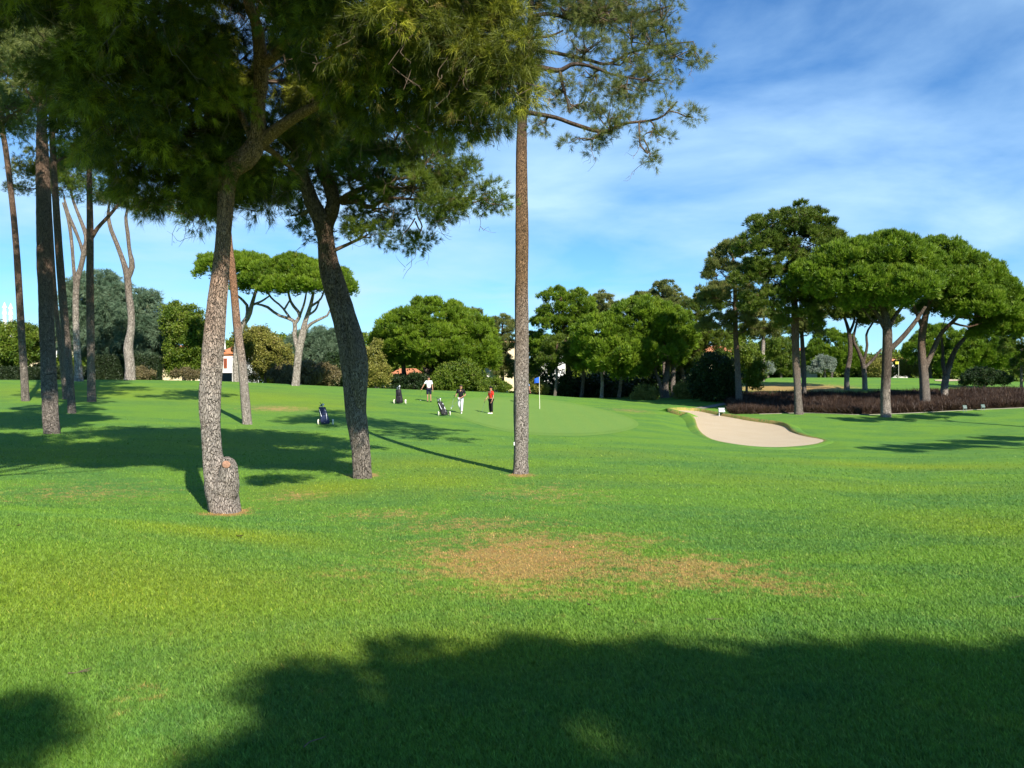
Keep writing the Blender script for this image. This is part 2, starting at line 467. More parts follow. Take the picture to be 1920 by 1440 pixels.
def mat_bark(name, low, high, crack, z0=2.0, z1=6.0, scale=9.0, stretch=0.28, top=None):
    """plated pine bark, greyer at the foot and redder higher up"""
    m, n, l = new_mat(name)
    tc = n.new("ShaderNodeTexCoord")
    mp = nd(n, "ShaderNodeMapping"); mp.inputs["Scale"].default_value = (1, 1, stretch)
    wob = nd(n, "ShaderNodeTexNoise", Scale=5.0, Detail=3.0)
    l.new(tc.outputs["Object"], wob.inputs["Vector"])
    ad = n.new("ShaderNodeMixRGB"); ad.blend_type = 'ADD'; ad.inputs[0].default_value = 0.16
    l.new(tc.outputs["Object"], ad.inputs[1]); l.new(wob.outputs["Color"], ad.inputs[2])
    l.new(ad.outputs[0], mp.inputs[0])
    vo = nd(n, "ShaderNodeTexVoronoi", Scale=scale); vo.feature = 'DISTANCE_TO_EDGE'
    l.new(mp.outputs[0], vo.inputs["Vector"])
    vc = nd(n, "ShaderNodeTexVoronoi", Scale=scale); l.new(mp.outputs[0], vc.inputs["Vector"])
    fi = nd(n, "ShaderNodeTexNoise", Scale=60.0, Detail=5.0, Roughness=0.7); l.new(mp.outputs[0], fi.inputs["Vector"])
    bl = nd(n, "ShaderNodeTexNoise", Scale=1.6, Detail=4.0); l.new(tc.outputs["Object"], bl.inputs["Vector"])
    sp = n.new("ShaderNodeSeparateXYZ"); l.new(tc.outputs["Object"], sp.inputs[0])
    mr = n.new("ShaderNodeMapRange"); mr.inputs[1].default_value = z0; mr.inputs[2].default_value = z1
    l.new(mth(n, l, 'ADD', sp.outputs[2], mth(n, l, 'MULTIPLY', mth(n, l, 'SUBTRACT', bl.outputs[0], 0.5), 3.0)), mr.inputs[0])
    c = mixc(n, l, mr.outputs[0], low, high)
    if top:
        m2 = n.new('ShaderNodeMapRange'); m2.inputs[1].default_value = top[0]; m2.inputs[2].default_value = top[1]; l.new(sp.outputs[2], m2.inputs[0])
        c = mixc(n, l, m2.outputs[0], c, top[2])
    sv = n.new("ShaderNodeSeparateColor"); l.new(vc.outputs["Color"], sv.inputs[0])
    r1 = ramp(n, [(0.0, (0.78, 0.77, 0.76)), (1.0, (1.22, 1.2, 1.17))]); l.new(sv.outputs[0], r1.inputs[0])
    c = mixc(n, l, 1.0, c, r1.outputs[0], 'MULTIPLY')
    r2 = ramp(n, [(0.3, (0.7, 0.7, 0.7)), (0.7, (1.3, 1.3, 1.3))]); l.new(fi.outputs[0], r2.inputs[0])
    c = mixc(n, l, 1.0, c, r2.outputs[0], 'MULTIPLY')
    rc = ramp(n, [(0.0, (0.15, 0.15, 0.15)), (0.10, (1, 1, 1))]); l.new(vo.outputs["Distance"], rc.inputs[0])
    c = mixc(n, l, rc.outputs[0], crack, c)
    b = n.new("ShaderNodeBsdfPrincipled"); out = n.new("ShaderNodeOutputMaterial")
    l.new(c, b.inputs["Base Color"]); b.inputs["Roughness"].default_value = 0.95
    b.inputs["Specular IOR Level"].default_value = 0.1
    bp = nd(n, "ShaderNodeBump", Strength=1.0, Distance=0.09)
    l.new(mth(n, l, 'ADD', rc.outputs[0], mth(n, l, 'MULTIPLY', fi.outputs[0], 0.5)), bp.inputs["Height"])
    l.new(bp.outputs[0], b.inputs["Normal"])
    l.new(b.outputs[0], out.inputs[0])
    return m

def mat_leaf(name, dark, light, odd=None, transl=0.3, mid=None):
    m, n, l = new_mat(name)
    at = n.new("ShaderNodeAttribute"); at.attribute_name = "tint"
    stops = [(0.0, dark)] + ([(0.48, mid)] if mid else []) + [(0.85, light), (1.0, odd or light)]
    r = ramp(n, stops); l.new(at.outputs["Fac"], r.inputs[0])
    b = n.new("ShaderNodeBsdfPrincipled"); out = n.new("ShaderNodeOutputMaterial")
    l.new(r.outputs[0], b.inputs["Base Color"]); b.inputs["Roughness"].default_value = 0.5
    b.inputs["Specular IOR Level"].default_value = 0.3
    t = n.new("ShaderNodeBsdfTranslucent"); l.new(r.outputs[0], t.inputs[0])
    mx = n.new("ShaderNodeMixShader"); mx.inputs[0].default_value = transl
    l.new(b.outputs[0], mx.inputs[1]); l.new(t.outputs[0], mx.inputs[2]); l.new(mx.outputs[0], out.inputs[0])
    return m

M = dict(
    turf=mat_turf(), blade=mat_blade(), green=mat_green(), sand=mat_sand(),
    bark=mat_bark("pine_bark", (0.42, 0.365, 0.315), (0.40, 0.215, 0.125), (0.10, 0.075, 0.058), 2.5, 6.0, 30.0, 0.27),
    bark_tall=mat_bark("tall_pine_bark", (0.38, 0.33, 0.29), (0.25, 0.155, 0.088), (0.085, 0.062, 0.048), 2.5, 5.5, 34.0, 0.27, (8.6, 9.8, (0.135, 0.10, 0.078))),
    bark_dark=mat_bark("dark_pine_bark", (0.27, 0.23, 0.195), (0.20, 0.13, 0.09), (0.05, 0.038, 0.03), 2.0, 6.0, 30.0, 0.22),
    bark_crown_shade=mat_bark("crown_shaded_bark", (0.36, 0.31, 0.26), (0.13, 0.10, 0.08), (0.06, 0.045, 0.035), 0.6, 3.2, 14.0, 0.3),  # upper trunk darkened in colour to stand for the crown's shade
    bark_pale=mat_bark("pale_bark", (0.40, 0.35, 0.30), (0.23, 0.185, 0.15), (0.15, 0.115, 0.09), 4.0, 8.0, 12.0, 0.3),
    twig=plain("twig_bark", (0.13, 0.093, 0.066), 0.9, 0.1, scale=6),
    n_gold=mat_leaf("needles_golden", (0.030, 0.046, 0.005), (0.360, 0.365, 0.024), (0.26, 0.19, 0.05), 0.1, (0.115, 0.135, 0.010)),
    n_dark=mat_leaf("needles_deep", (0.045, 0.085, 0.009), (0.150, 0.205, 0.020), (0.13, 0.11, 0.04), 0.3),
    n_grey=mat_leaf("needles_grey_green", (0.085, 0.115, 0.024), (0.215, 0.240, 0.062), (0.22, 0.19, 0.06), 0.3),
    n_stone=mat_leaf("needles_stone_pine", (0.075, 0.140, 0.008), (0.205, 0.310, 0.018), (0.22, 0.26, 0.03), 0.3),
    l_blue=mat_leaf("leaves_blue_green", (0.075, 0.130, 0.070), (0.20, 0.28, 0.165), (0.14, 0.16, 0.08), 0.25),
    l_broad=mat_leaf("leaves_broad", (0.055, 0.105, 0.010), (0.165, 0.225, 0.018), (0.22, 0.22, 0.06), 0.3),
    l_olive=mat_leaf("leaves_olive", (0.13, 0.14, 0.022), (0.30, 0.28, 0.06), (0.30, 0.23, 0.08), 0.25),
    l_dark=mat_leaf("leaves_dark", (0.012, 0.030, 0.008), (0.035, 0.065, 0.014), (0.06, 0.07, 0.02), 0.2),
    l_silver=mat_leaf("leaves_silver", (0.14, 0.18, 0.13), (0.28, 0.32, 0.25), (0.3, 0.32, 0.26), 0.2),
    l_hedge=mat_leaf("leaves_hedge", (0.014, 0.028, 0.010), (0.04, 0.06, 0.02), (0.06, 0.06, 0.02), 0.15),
    l_heather=mat_leaf("purple_fountain_grass", (0.020, 0.010, 0.006), (0.082, 0.047, 0.028), (0.28, 0.17, 0.10), 0.2),  # leaf colours darkened for the tree shade over the bed
    l_rust=mat_leaf("rusty_shrub", (0.10, 0.082, 0.036), (0.21, 0.165, 0.075), (0.22, 0.2, 0.08), 0.2),
    soil=plain("soil", (0.055, 0.032, 0.022), 0.95, 0.05, scale=8),
    stone=plain("kerb_stone", (0.27, 0.24, 0.19), 0.9, 0.1, scale=5),
    white=plain("white_render", (0.80, 0.77, 0.72), 0.8, 0.2, var=0.04, scale=2),
    cream=plain("cream_render", (0.74, 0.60, 0.38), 0.85, 0.1, var=0.05, scale=2),
    ochre=plain("ochre_render", (0.52, 0.36, 0.17), 0.85, 0.1, var=0.06, scale=2),
    roof=plain("terracotta", (0.56, 0.22, 0.10), 0.85, 0.1, var=0.25, scale=6),
    glass=plain("dark_glass", (0.02, 0.025, 0.03), 0.15, 0.5, var=0.1),
    shutter=plain("red_shutter", (0.36, 0.09, 0.04), 0.6, 0.3),
    grey=plain("grey_render", (0.19, 0.19, 0.20), 0.85, 0.1, var=0.06, scale=3),
)
print("materials ok")

# ------------------------------------------------------------------ turf attributes (dry and yellow patches lie on the ground)
def patch_world(u, v, ru, rv):
    c = G(u, v); n0 = G(u, v - rv); f0 = G(u, v + rv)
    return c[0], c[1], ru / F * c[1], max(0.2, abs(n0[1] - f0[1]) / 2)

DRY = [(985, 1050, 260, 60, .98), (1270, 1068, 270, 44, .80), (900, 985, 220, 24, .62), (720, 965, 150, 13, .6),
       (424, 964, 46, 7, 1.3), (681, 891, 32, 5, 1.3), (977, 891, 27, 4, 1.2), (340, 1430, 70, 20, .5), (150, 925, 190, 26, .5), (520, 766, 70, 7, .8), (1020, 925, 160, 26, .5),
       (1470, 1105, 140, 22, .7), (650, 1075, 140, 34, .38), (560, 930, 90, 15, .6), (1180, 770, 55, 5, .6),
       (1480, 727, 110, 9, 1.4), (1150, 1010, 140, 20, .6), (1050, 1110, 260, 25, .6), (260, 1300, 100, 30, .35)]
YEL = [(430, 1002, 200, 14, .8), (620, 915, 120, 16, .9), (820, 900, 120, 22, .6), (150, 735, 200, 14, .7), (500, 745, 160, 14, .6),
       (420, 830, 160, 22, .5), (800, 870, 180, 14, .6), (1700, 875, 240, 6, .8), (250, 1100, 480, 80, .75), (820, 1220, 420, 60, .6), (1500, 905, 500, 14, .35),
       (1850, 985, 160, 30, .5), (120, 850, 160, 20, .6), (1130, 850, 120, 8, .4), (600, 760, 100, 10, .6), (250, 1010, 250, 18, .25)]
DRYW = [patch_world(*d[:4]) + (d[4],) for d in DRY]
YELW = [patch_world(*d[:4]) + (d[4],) for d in YEL]
def patches(x, y, L):
    o = np.zeros(len(x))
    for cx, cy, rx, ry, a in L:
        r2 = ((x - cx) / rx) ** 2 + ((y - cy) / ry) ** 2
        o = np.maximum(o, a * np.exp(-r2 * 0.9))
    return o

BUNKER = [(1250, 772), (1275, 770), (1310, 772), (1350, 780), (1400, 789), (1450, 796), (1474, 802), (1485, 811), (1510, 819), (1543, 826),
          (1532, 833), (1490, 838.5), (1440, 840), (1390, 836), (1345, 828), (1320, 818), (1308, 805), (1303, 791), (1290, 782), (1268, 777)]
_w = np.array([G(*p) for p in BUNKER])[:, :2]
_ev, _E = np.linalg.eigh(np.cov((_w - _w.mean(0)).T))
HOLLOW.append((_w.mean(0), _E / (np.sqrt(_ev) * 1.75), 0.30))

# ------------------------------------------------------------------ the ground: one sheet out to the horizon
NA, NR = 720, 330
th = np.concatenate([np.linspace(-42, 42, 540), np.linspace(43, 317, NA - 540)]) * np.pi / 180
rr = np.concatenate([[0.0], np.geomspace(0.6, 640, NR - 3), [1200, 2600]])
TH, RR = np.meshgrid(th, rr)
gx, gy = RR * np.sin(TH), RR * np.cos(TH)
gz = ground(gx.ravel(), gy.ravel()).reshape(gx.shape)
gz[0, :] = 0.16
gv = np.stack([gx, gy, gz], -1).reshape(-1, 3)
i = np.arange(NR - 1)[:, None] * NA; j = np.arange(NA)[None, :]; k = (j + 1) % NA
gf = np.stack([i + j, i + NA + j, i + NA + k, i + k], -1).reshape(-1, 4)
mb = MB(); mb.add(gv, gf)
g_o = mb.build("ground", M['turf'], smooth=True, extra={"dry": patches(gv[:, 0], gv[:, 1], DRYW), "yellow": patches(gv[:, 0], gv[:, 1], YELW)})
tag(g_o, "rolling green golf course turf with dried brown patches", kind="structure")

def sheet(name, outline_px, mat, lift, cuts=4, world=False):
    """a sheet lying on the ground inside a closed outline"""
    w = [np.array(p) for p in outline_px] if world else [G(u, v) for u, v in outline_px]
    w = np.array(w)[:, :2]
    w = spline(np.vstack([w, w[:1]]), len(w) * 6)[:-1]
    bm = bmesh.new()
    vs = [bm.verts.new((p[0], p[1], 0)) for p in w]
    es = [bm.edges.new((vs[q], vs[(q + 1) % len(vs)])) for q in range(len(vs))]
    bmesh.ops.triangle_fill(bm, use_beauty=True, edges=es)
    for _ in range(cuts):
        long = [e for e in bm.edges if e.calc_length() > 1.0]
        if not long: break
        bmesh.ops.subdivide_edges(bm, edges=long, cuts=1)
        bmesh.ops.triangulate(bm, faces=bm.faces)
    co = np.array([v.co[:] for v in bm.verts])
    z = ground(co[:, 0], co[:, 1]) + lift
    for v, zz in zip(bm.verts, z): v.co.z = zz
    bmesh.ops.recalc_face_normals(bm, faces=bm.faces)
    if sum(f.normal.z for f in bm.faces) < 0:
        bmesh.ops.reverse_faces(bm, faces=bm.faces)
    me = bpy.data.meshes.new(name); bm.to_mesh(me); bm.free()
    me.materials.append(mat)
    for p in me.polygons: p.use_smooth = True
    o = bpy.data.objects.new(name, me); COL.objects.link(o)
    return o, w

GREEN = [(836, 762), (852, 775), (880, 787), (925, 800), (975, 809), (1040, 813), (1110, 812), (1165, 805), (1188, 795), (1176, 784),
         (1140, 773), (1090, 762), (1030, 753), (960, 749), (890, 750), (850, 755)]
o, _ = sheet("putting_green", GREEN, M['green'], 0.012)
tag(o, "smooth pale putting green around the blue flag", kind="structure")
gc = np.mean(GREEN, 0)
M['collar'] = mat_green(); M['collar'].name = "mown_collar"
for e in M['collar'].node_tree.nodes:
    if e.type == 'MIX' and not e.inputs[6].is_linked and not e.inputs[7].is_linked:
        e.inputs[6].default_value = (0.128, 0.244, 0.044, 1); e.inputs[7].default_value = (0.176, 0.288, 0.044, 1)
o, _ = sheet("green_collar", [(gc[0] + (p[0] - gc[0]) * 1.05, gc[1] + (p[1] - gc[1]) * 1.13) for p in GREEN], M['collar'], 0.006)
tag(o, "slightly longer mown collar ringing the putting green", kind="structure")
o, bw = sheet("sand_bunker", BUNKER, M['sand'], 0.035)
tag(o, "pale sand bunker curving below the purple planting bed", kind="structure")
# turf lip along the far edge of the sand
cb = bw.mean(0)
seg = [p for p in bw]
mb = MB()
rng = np.random.default_rng(5)
def lip_h(p):
    px = 960 + F * p[0] / p[1]; pv = 720 - F * (float(ground(p[0], p[1])) - CZ) / p[1]
    return 0.06 + 0.22 * np.clip((825 - pv) / 25, 0, 1)
ring = []
N = len(bw)
for q in range(N):
    p = bw[q]; t = unit(bw[(q + 1) % N] - bw[q - 1]); nrm = np.array([t[1], -t[0]])
    if (p - cb) @ nrm < 0: nrm = -nrm
    h = lip_h(p); z = float(ground(p[0], p[1]))
    ring.append([[*(p - nrm * 0.05), z + 0.0], [*(p + nrm * 0.02), z + h * 0.9], [*(p + nrm * 0.22), z + h], [*(p + nrm * 0.9), z + 0.015], [*(p + nrm * 1.0), z - 0.05]])
ring = np.array(ring)
i = np.arange(N)[:, None] * 5; j = np.arange(4)[None, :]; i2 = ((np.arange(N) + 1) % N)[:, None] * 5
mb.add(ring.reshape(-1, 3), np.stack([i + j, i2 + j, i2 + j + 1, i + j + 1], -1).reshape(-1, 4))
o = mb.build("bunker_lip", M['turf'], smooth=True, extra={"dry": np.tile([.8, .7, .2, .1, .1], N), "yellow": np.zeros(N * 5)})
tag(o, "turf lip around the edge of the sand bunker", kind="structure")
o, _ = sheet("far_bunker", [(1752, 712.6), (1775, 711.8), (1806, 712.4), (1810, 714), (1780, 715.4), (1756, 714.8)], M['sand'], 0.05, cuts=2)
tag(o, "small pale sand bunker on the far fairway between pine trunks", kind="structure")

# ------------------------------------------------------------------ foliage
def needles(rng, c, d, k, L, w, spread, droop=0.0, tint=None):
    """needle tufts: k blades fanning from each centre c about direction d"""
    n = len(c)
    dd = d[:, None, :] + spread * rng.normal(0, 1, (n, k, 3))
    dd = unit(dd)
    dd[..., 2] -= droop
    LL = L * rng.uniform(0.65, 1.2, (n, k, 1))
    base = c[:, None, :] + rng.normal(0, 0.12 * L, (n, k, 3))
    tip = base + dd * LL
    side = unit(np.cross(dd, rng.normal(0, 1, (n, k, 3)))) * (w * 0.5)
    v = np.stack([base - side, base + side, tip], 2).reshape(-1, 3)
    f = np.arange(len(v)).reshape(-1, 3)
    tt = np.repeat(tint, k * 3) if tint is not None else rng.uniform(0, 1, n * k).repeat(3)
    return v, f, tt

def leaves(rng, c, d, k, L, w, spread, tint):
    """small leaf clumps: k rhombic leaves about each centre"""
    n = len(c)
    off = rng.normal(0, 1, (n, k, 3)) * spread
    p = c[:, None, :] + off
    a = unit(d[:, None, :] * 0.6 + rng.normal(0, 0.7, (n, k, 3)))
    s = unit(np.cross(a, rng.normal(0, 1, (n, k, 3))))
    LL = L * rng.uniform(0.6, 1.2, (n, k, 1)); WW = w * rng.uniform(0.7, 1.2, (n, k, 1))
    v = np.stack([p - a * LL * .5, p + s * WW * .5, p + a * LL * .5, p - s * WW * .5], 2).reshape(-1, 3)
    f = np.arange(len(v)).reshape(-1, 4)
    return v, f, np.repeat(np.clip(tint[:, None] + rng.normal(0, .12, (n, k)), 0, 1).ravel(), 4)

def puff_centres(rng, lobes, pr, dens, lower=-0.35, shell=(0.72, 1.0)):
    """centres of foliage puffs spread through the shell of each lobe (c, r)"""
    out = []
    for c, r in lobes:
        r = np.asarray(r)
        area = 4 * np.pi * ((r[0] * r[1]) ** 1.6 / 3 + (r[0] * r[2]) ** 1.6 / 3 + (r[1] * r[2]) ** 1.6 / 3) ** (1 / 1.6)
        n = max(3, int(dens * area / (np.pi * pr * pr)))
        q = unit(rng.normal(0, 1, (n * 4, 3)))
        q = q[q[:, 2] > lower][:n]
        s = rng.uniform(*shell, (len(q), 1))
        out.append(np.hstack([c + q * r * s, q, np.repeat(np.asarray(c)[None], len(q), 0)]))
    return np.vstack(out)

def crown(rng, lobes, st, origin, root, mat):
    pr = st['pr']
    pc = puff_centres(rng, lobes, pr, st['dens'], st.get('lower', -0.35), st.get('shell', (0.72, 1.0)))
    mb = MB()
    m = st['tufts']
    n = len(pc)
    q = unit(rng.normal(0, 1, (n, m, 3)) + st.get('up', 0.5) * np.array([0, 0, 1]) + st.get('outw', 0.6) * pc[:, None, 3:6])
    rad = pr * rng.uniform(0.65, 1.25, (n, 1, 1))
    c = pc[:, None, :3] + q * rad * rng.uniform(0.35, 1.0, (n, m, 1)) * np.array([1, 1, st.get('flat', 0.8)])
    d = unit(q + np.array([0, 0, st.get('dup', 0.35)]))
    pt = np.clip(rng.normal(0.45, 0.24, (n, 1)) + rng.normal(0, 0.16, (n, m)), 0, 1)
    pt = np.where(rng.uniform(0, 1, (n, m)) < st.get('odd', 0.02), 1.0, pt * 0.9)
    c, d, pt = c.reshape(-1, 3), d.reshape(-1, 3), pt.ravel()
    if st.get('leaf'):
        mb_args = leaves(rng, c, d, st['k'], st['L'], st['w'], st.get('spread', 0.1), pt)
    else:
        mb_args = needles(rng, c, d, st['k'], st['L'], st['w'], st.get('spread', 0.5), st.get('droop', 0.0), pt)
    mb.add(mb_args[0], mb_args[1], 0, mb_args[2])
    return mb, pc

def limb_to(rng, mb, a, ra, b, rb, bend=0.18, n=6, m=7):
    a, b = np.asarray(a, float), np.asarray(b, float)
    L = np.linalg.norm(b - a)
    if L < 0.05: return
    p1 = a + (b - a) * 0.35 + rng.normal(0, bend * L * 0.5, 3) + [0, 0, -0.04 * L]
    p2 = a + (b - a) * 0.7 + rng.normal(0, bend * L * 0.5, 3) + [0, 0, 0.03 * L]
    v, f = tube([a, p1, p2, b], np.array([ra, ra * .65 + rb * .35, ra * .35 + rb * .65, rb]), n, m, rng, 0.04)
    mb.add(v, f)

def build_tree(name, label, group, Y, stems, lobes, style, bark, leafm, seed, world_lobes=(), limbs=True, twigs=0.0,
               ring=10, rough=0.035, limb_r=0.07, cat="tree", hang=0, base=None):
    """stems: lists of (u, v, width px[, extra depth]); lobes: (u, v, ru px, rv px, depth radius m[, extra depth])"""
    rng = np.random.default_rng(seed)
    paths = []
    for s in stems:
        pts, rad = [], []
        for q in s:
            y = Y + (q[3] if len(q) > 3 else 0)
            pts.append(P(q[0], q[1], y)); rad.append(q[2] / 2 / F * y)
        paths.append([np.array(pts), np.array(rad)])
    p0 = paths[0][0][0].copy()
    gz0 = float(ground(p0[0], p0[1]))
    paths[0][0][0][2] = gz0 - 0.12
    root = empty(name, (p0[0], p0[1], gz0))
    org = np.array(root.location)
    tag(root, label, cat, group)
    tb = MB()
    samples = []
    for k, (pts, rad) in enumerate(paths):
        if k == 0:
            # root flare
            pts = np.vstack([pts[0], pts[0] * 0.9 + pts[1] * 0.1, pts[1:]]) if len(pts) > 1 else pts
            rad = np.concatenate([[rad[0] * 1.25], [rad[0] * 1.0], rad[1:]])
        L = np.linalg.norm(np.diff(pts, axis=0), axis=1).sum()
        m = max(8, int(L / 0.18)) if Y < 32 else max(8, int(L / 0.5))
        v, f = tube(pts, rad, ring if k == 0 else max(7, ring - 3), m, rng, rough)
        tb.add(v, f)
        sp = spline(np.hstack([pts, rad[:, None]]), 24)
        samples.append(sp)
    tb.build("trunk", bark, root, org, smooth=True)
    lw = [(P(q[0], q[1], Y + (q[5] if len(q) > 5 else 0)), np.array([q[2] / F * Y, q[4], q[3] / F * Y])) for q in lobes]
    lw += [(np.array(c, float), np.array(r, float)) for c, r in world_lobes]
    if lw and style:
        bb, pc = crown(rng, lw, style, org, root, leafm)
        n_leaf = len(bb.f)
        S_all = np.vstack(samples)
        if limbs:
            for c, r in lw:
                d = np.linalg.norm(S_all[:, :3] - (c - [0, 0, r[2] * 0.3]), axis=1) + 0.8 * np.maximum(0, S_all[:, 2] - c[2] + 0.2 * r[2]) 
                d = d + 2.0 * (S_all[:, 2] < S_all[:, 2].max() * 0.45)
                k = int(np.argmin(d))
                a = S_all[k]
                limb_to(rng, bb, a[:3], min(a[3] * 0.7, limb_r), c, 0.02)
                if twigs:
                    mine = pc[np.linalg.norm(pc[:, 6:9] - c, axis=1) < 1e-3]
                    sel = mine[rng.uniform(0, 1, len(mine)) < twigs]
                    for q in sel:
                        s = c + (a[:3] - c) * rng.uniform(0.0, 0.6)
                        limb_to(rng, bb, s, 0.022, q[:3], 0.006, 0.2, 4, 6)
        for _ in range(hang):      # bare dead twigs hanging below the crown
            q = pc[rng.integers(len(pc))]
            s = q[:3] - [0, 0, 0.1]
            L = rng.uniform(0.4, 1.1)
            e = s + [rng.normal(0, .4) * L, rng.normal(0, .4) * L, -L * rng.uniform(.3, 1)]
            limb_to(rng, bb, s, 0.009, e, 0.003, 0.25, 3, 6)
            for _k in range(3):
                s2 = s + (e - s) * rng.uniform(.2, .9)
                limb_to(rng, bb, s2, 0.006, s2 + rng.normal(0, .25, 3) * L, 0.002, 0.25, 3, 5)
        bb.f = bb.f[:n_leaf] + [(f, 1) for f, _ in bb.f[n_leaf:]]
        bb.build("crown", [leafm, M['twig'] if Y < 30 else bark], root, org)
    return root

# styles ------------------------------------------------------------------
ST_NEAR = dict(pr=0.42, dens=1.95, tufts=30, k=24, L=0.18, w=0.0085, spread=0.55, up=0.2, outw=0.4, dup=-0.1, droop=0.25, lower=-0.9, shell=(0.35, 1.0), flat=0.8)
ST_NEAR2 = dict(pr=0.36, dens=1.25, tufts=26, k=22, L=0.15, w=0.010, spread=0.55, up=0.2, outw=0.5, dup=0.2, lower=-0.8, shell=(0.4, 1.0), flat=0.75)
ST_THIN = dict(pr=0.30, dens=0.70, tufts=14, k=22, L=0.17, w=0.0095, spread=0.6, up=0.2, outw=0.4, dup=0.15, lower=-0.9, shell=(0.3, 1.0), flat=0.9, odd=0.06)
ST_LEFT = dict(pr=0.45, dens=1.1, tufts=20, k=14, L=0.22, w=0.018, spread=0.6, up=0.3, outw=0.4, dup=0.15, lower=-0.8, shell=(0.35, 1.0))
ST_STONE = dict(pr=0.50, dens=1.5, tufts=56, k=7, L=0.27, w=0.055, spread=0.38, up=0.7, outw=0.5, dup=1.0, lower=-0.35, shell=(0.82, 1.06), flat=0.95)
ST_ROUND = dict(pr=0.62, dens=1.4, tufts=54, k=7, L=0.34, w=0.075, spread=0.4, up=0.6, outw=0.6, dup=0.9, lower=-0.75, shell=(0.82, 1.06), flat=0.95)
ST_PINE = dict(pr=0.52, dens=0.78, tufts=40, k=8, L=0.30, w=0.055, spread=0.45, up=0.5, outw=0.5, dup=0.9, lower=-0.6, shell=(0.55, 1.05), flat=0.7, odd=0.04)
ST_FEATH = dict(pr=0.9, dens=1.6, tufts=60, k=9, L=0.45, w=0.05, spread=0.4, up=0.3, outw=0.7, dup=0.1, droop=0.3, lower=-0.9, shell=(0.75, 1.03))
ST_LEAF = dict(pr=0.6, dens=1.9, tufts=30, k=6, L=0.2, w=0.12, spread=0.14, up=0.4, outw=0.8, lower=-0.95, shell=(0.7, 1.03), leaf=True)
ST_BUSH = dict(pr=0.4, dens=1.8, tufts=26, k=6, L=0.16, w=0.09, spread=0.11, up=0.4, outw=0.8, lower=-0.6, shell=(0.7, 1.03), leaf=True)

# ------------------------------------------------------------------ the three near pines
t1_world = [((-6.2, 12.5, 9.9), (2.0, 2.0, 1.5)), ((-3.2, 11.5, 10.0), (2.0, 2.0, 1.4)), ((-1.0, 12.2, 9.6), (1.6, 1.8, 1.3)), ((-4.4, 14.5, 12.0), (2.4, 2.2, 1.4)),
            ((-7.4, 15.5, 11.0), (2.0, 2.2, 1.5)), ((-1.8, 15.0, 11.4), (2.0, 2.0, 1.3)), ((-5.0, 10.4, 9.7), (1.9, 1.5, 1.2)), ((-7.6, 13.2, 8.6), (1.4, 1.6, 1.1)), ((-5.4, 17.5, 10.5), (2.2, 1.8, 1.4)),
            ((0.2, 13.2, 9.6), (1.2, 1.3, 1.0)), ((-1.0, 13.8, 8.4), (1.4, 1.3, .8)), ((-4.6, 12.6, 8.9), (1.6, 1.6, .8)), ((-.5, 9.4, 7.4), (.8, .7, .6)), ((-2.0, 10.2, 10.2), (1.6, 1.3, 1.0))]
t1 = build_tree("pine_tree", "big crooked pine with a knobbly burl at its foot and dark broad crown", "pines on the near turf", 16.0,
    [[(425, 965, 58), (419, 940, 58), (413, 912, 56), (405, 885, 45), (399, 850, 35), (395, 800, 34), (393, 760, 38), (396, 700, 36), (404, 600, 35), (414, 500, 30),
      (420, 430, 27), (425, 360, 31), (434, 320, 38), (468, 290, 40, -.1), (483, 255, 30, -.15), (485, 200, 25, -.3), (490, 130, 26, -.5), (482, 50, 20, -.8), (464, 0, 17, -1.0), (440, -160, 14, -1.5), (400, -330, 8, -2)],
     [(480, 280, 24), (508, 252, 23, -.2), (545, 225, 19, -.5), (600, 195, 15, -1), (670, 165, 11, -1.5), (760, 110, 8, -2)],
     [(492, 120, 20, -.5), (520, 100, 19, -.7), (550, 60, 16, -1.0), (600, 0, 13, -1.5), (680, -120, 8, -2)],
     [(472, 262, 12, -.1), (445, 205, 10, -.1), (405, 172, 8, -.2), (340, 155, 6, -.4), (270, 160, 4, -.6)],
     [(400, 172, 6, -.2), (345, 208, 5, .1), (290, 255, 3, .3)],
     [(484, 275, 15), (505, 280, 12, .3), (540, 310, 8, .8), (570, 340, 4, 1.2)]],
    [(900, 100, 95, 95, 1.2, -2.5), (760, 70, 130, 105, 1.4, -2.5), (635, 60, 100, 90, 1.3, -2.2), (958, 150, 42, 85, .7, -3.0), (850, 205, 80, 50, 1.0, -2.0), (720, 190, 105, 62, 1.2, -1.5),
     (610, 200, 80, 40, 1.0, 1.8), (350, 260, 170, 110, 1.9, .3), (230, 190, 125, 120, 1.6, -1), (400, 130, 140, 120, 1.6, 1.6), (270, 50, 140, 100, 1.8, -1.6), (480, 335, 70, 55, 1.0, 1), (330, 370, 110, 45, 1.0, .5),
     (560, 250, 70, 45, 1.2, 1), (430, 340, 95, 60, 1.2, .8), (560, 120, 70, 90, 1.0, 2.0)],
    ST_NEAR, M['bark'], M['n_gold'], 11, t1_world, twigs=0.5, ring=26, rough=0.04, hang=900)
# the burl at the foot: a sawn-off stub grown over with bark
rng = np.random.default_rng(3)
mb = MB(); org = np.array(t1.location)
v, f = tube([P(422, 940, 15.98), P(424, 918, 15.9), P(428, 897, 15.82), P(428, 876, 15.76), P(424, 865, 15.74), P(419, 859, 15.76)],
            np.array([0.20, 0.245, 0.205, 0.165, 0.12, 0.03]), 18, 26, rng, 0.04)
mb.add(v, f); mb.build("burl", M['bark'], t1, org, smooth=True)
v, f = ball_vf((0, 0, 0), (0.085, 0.02, 0.075), 14, 8)
mb = MB(); mb.add(v + P(424, 871, 15.585), f); o = mb.build("saw_scar", plain("raw_wood", (0.36, 0.20, 0.13), 0.85, 0.1, var=0.3), t1, org, smooth=True)
o["label"] = "reddish sawn scar on the burl"

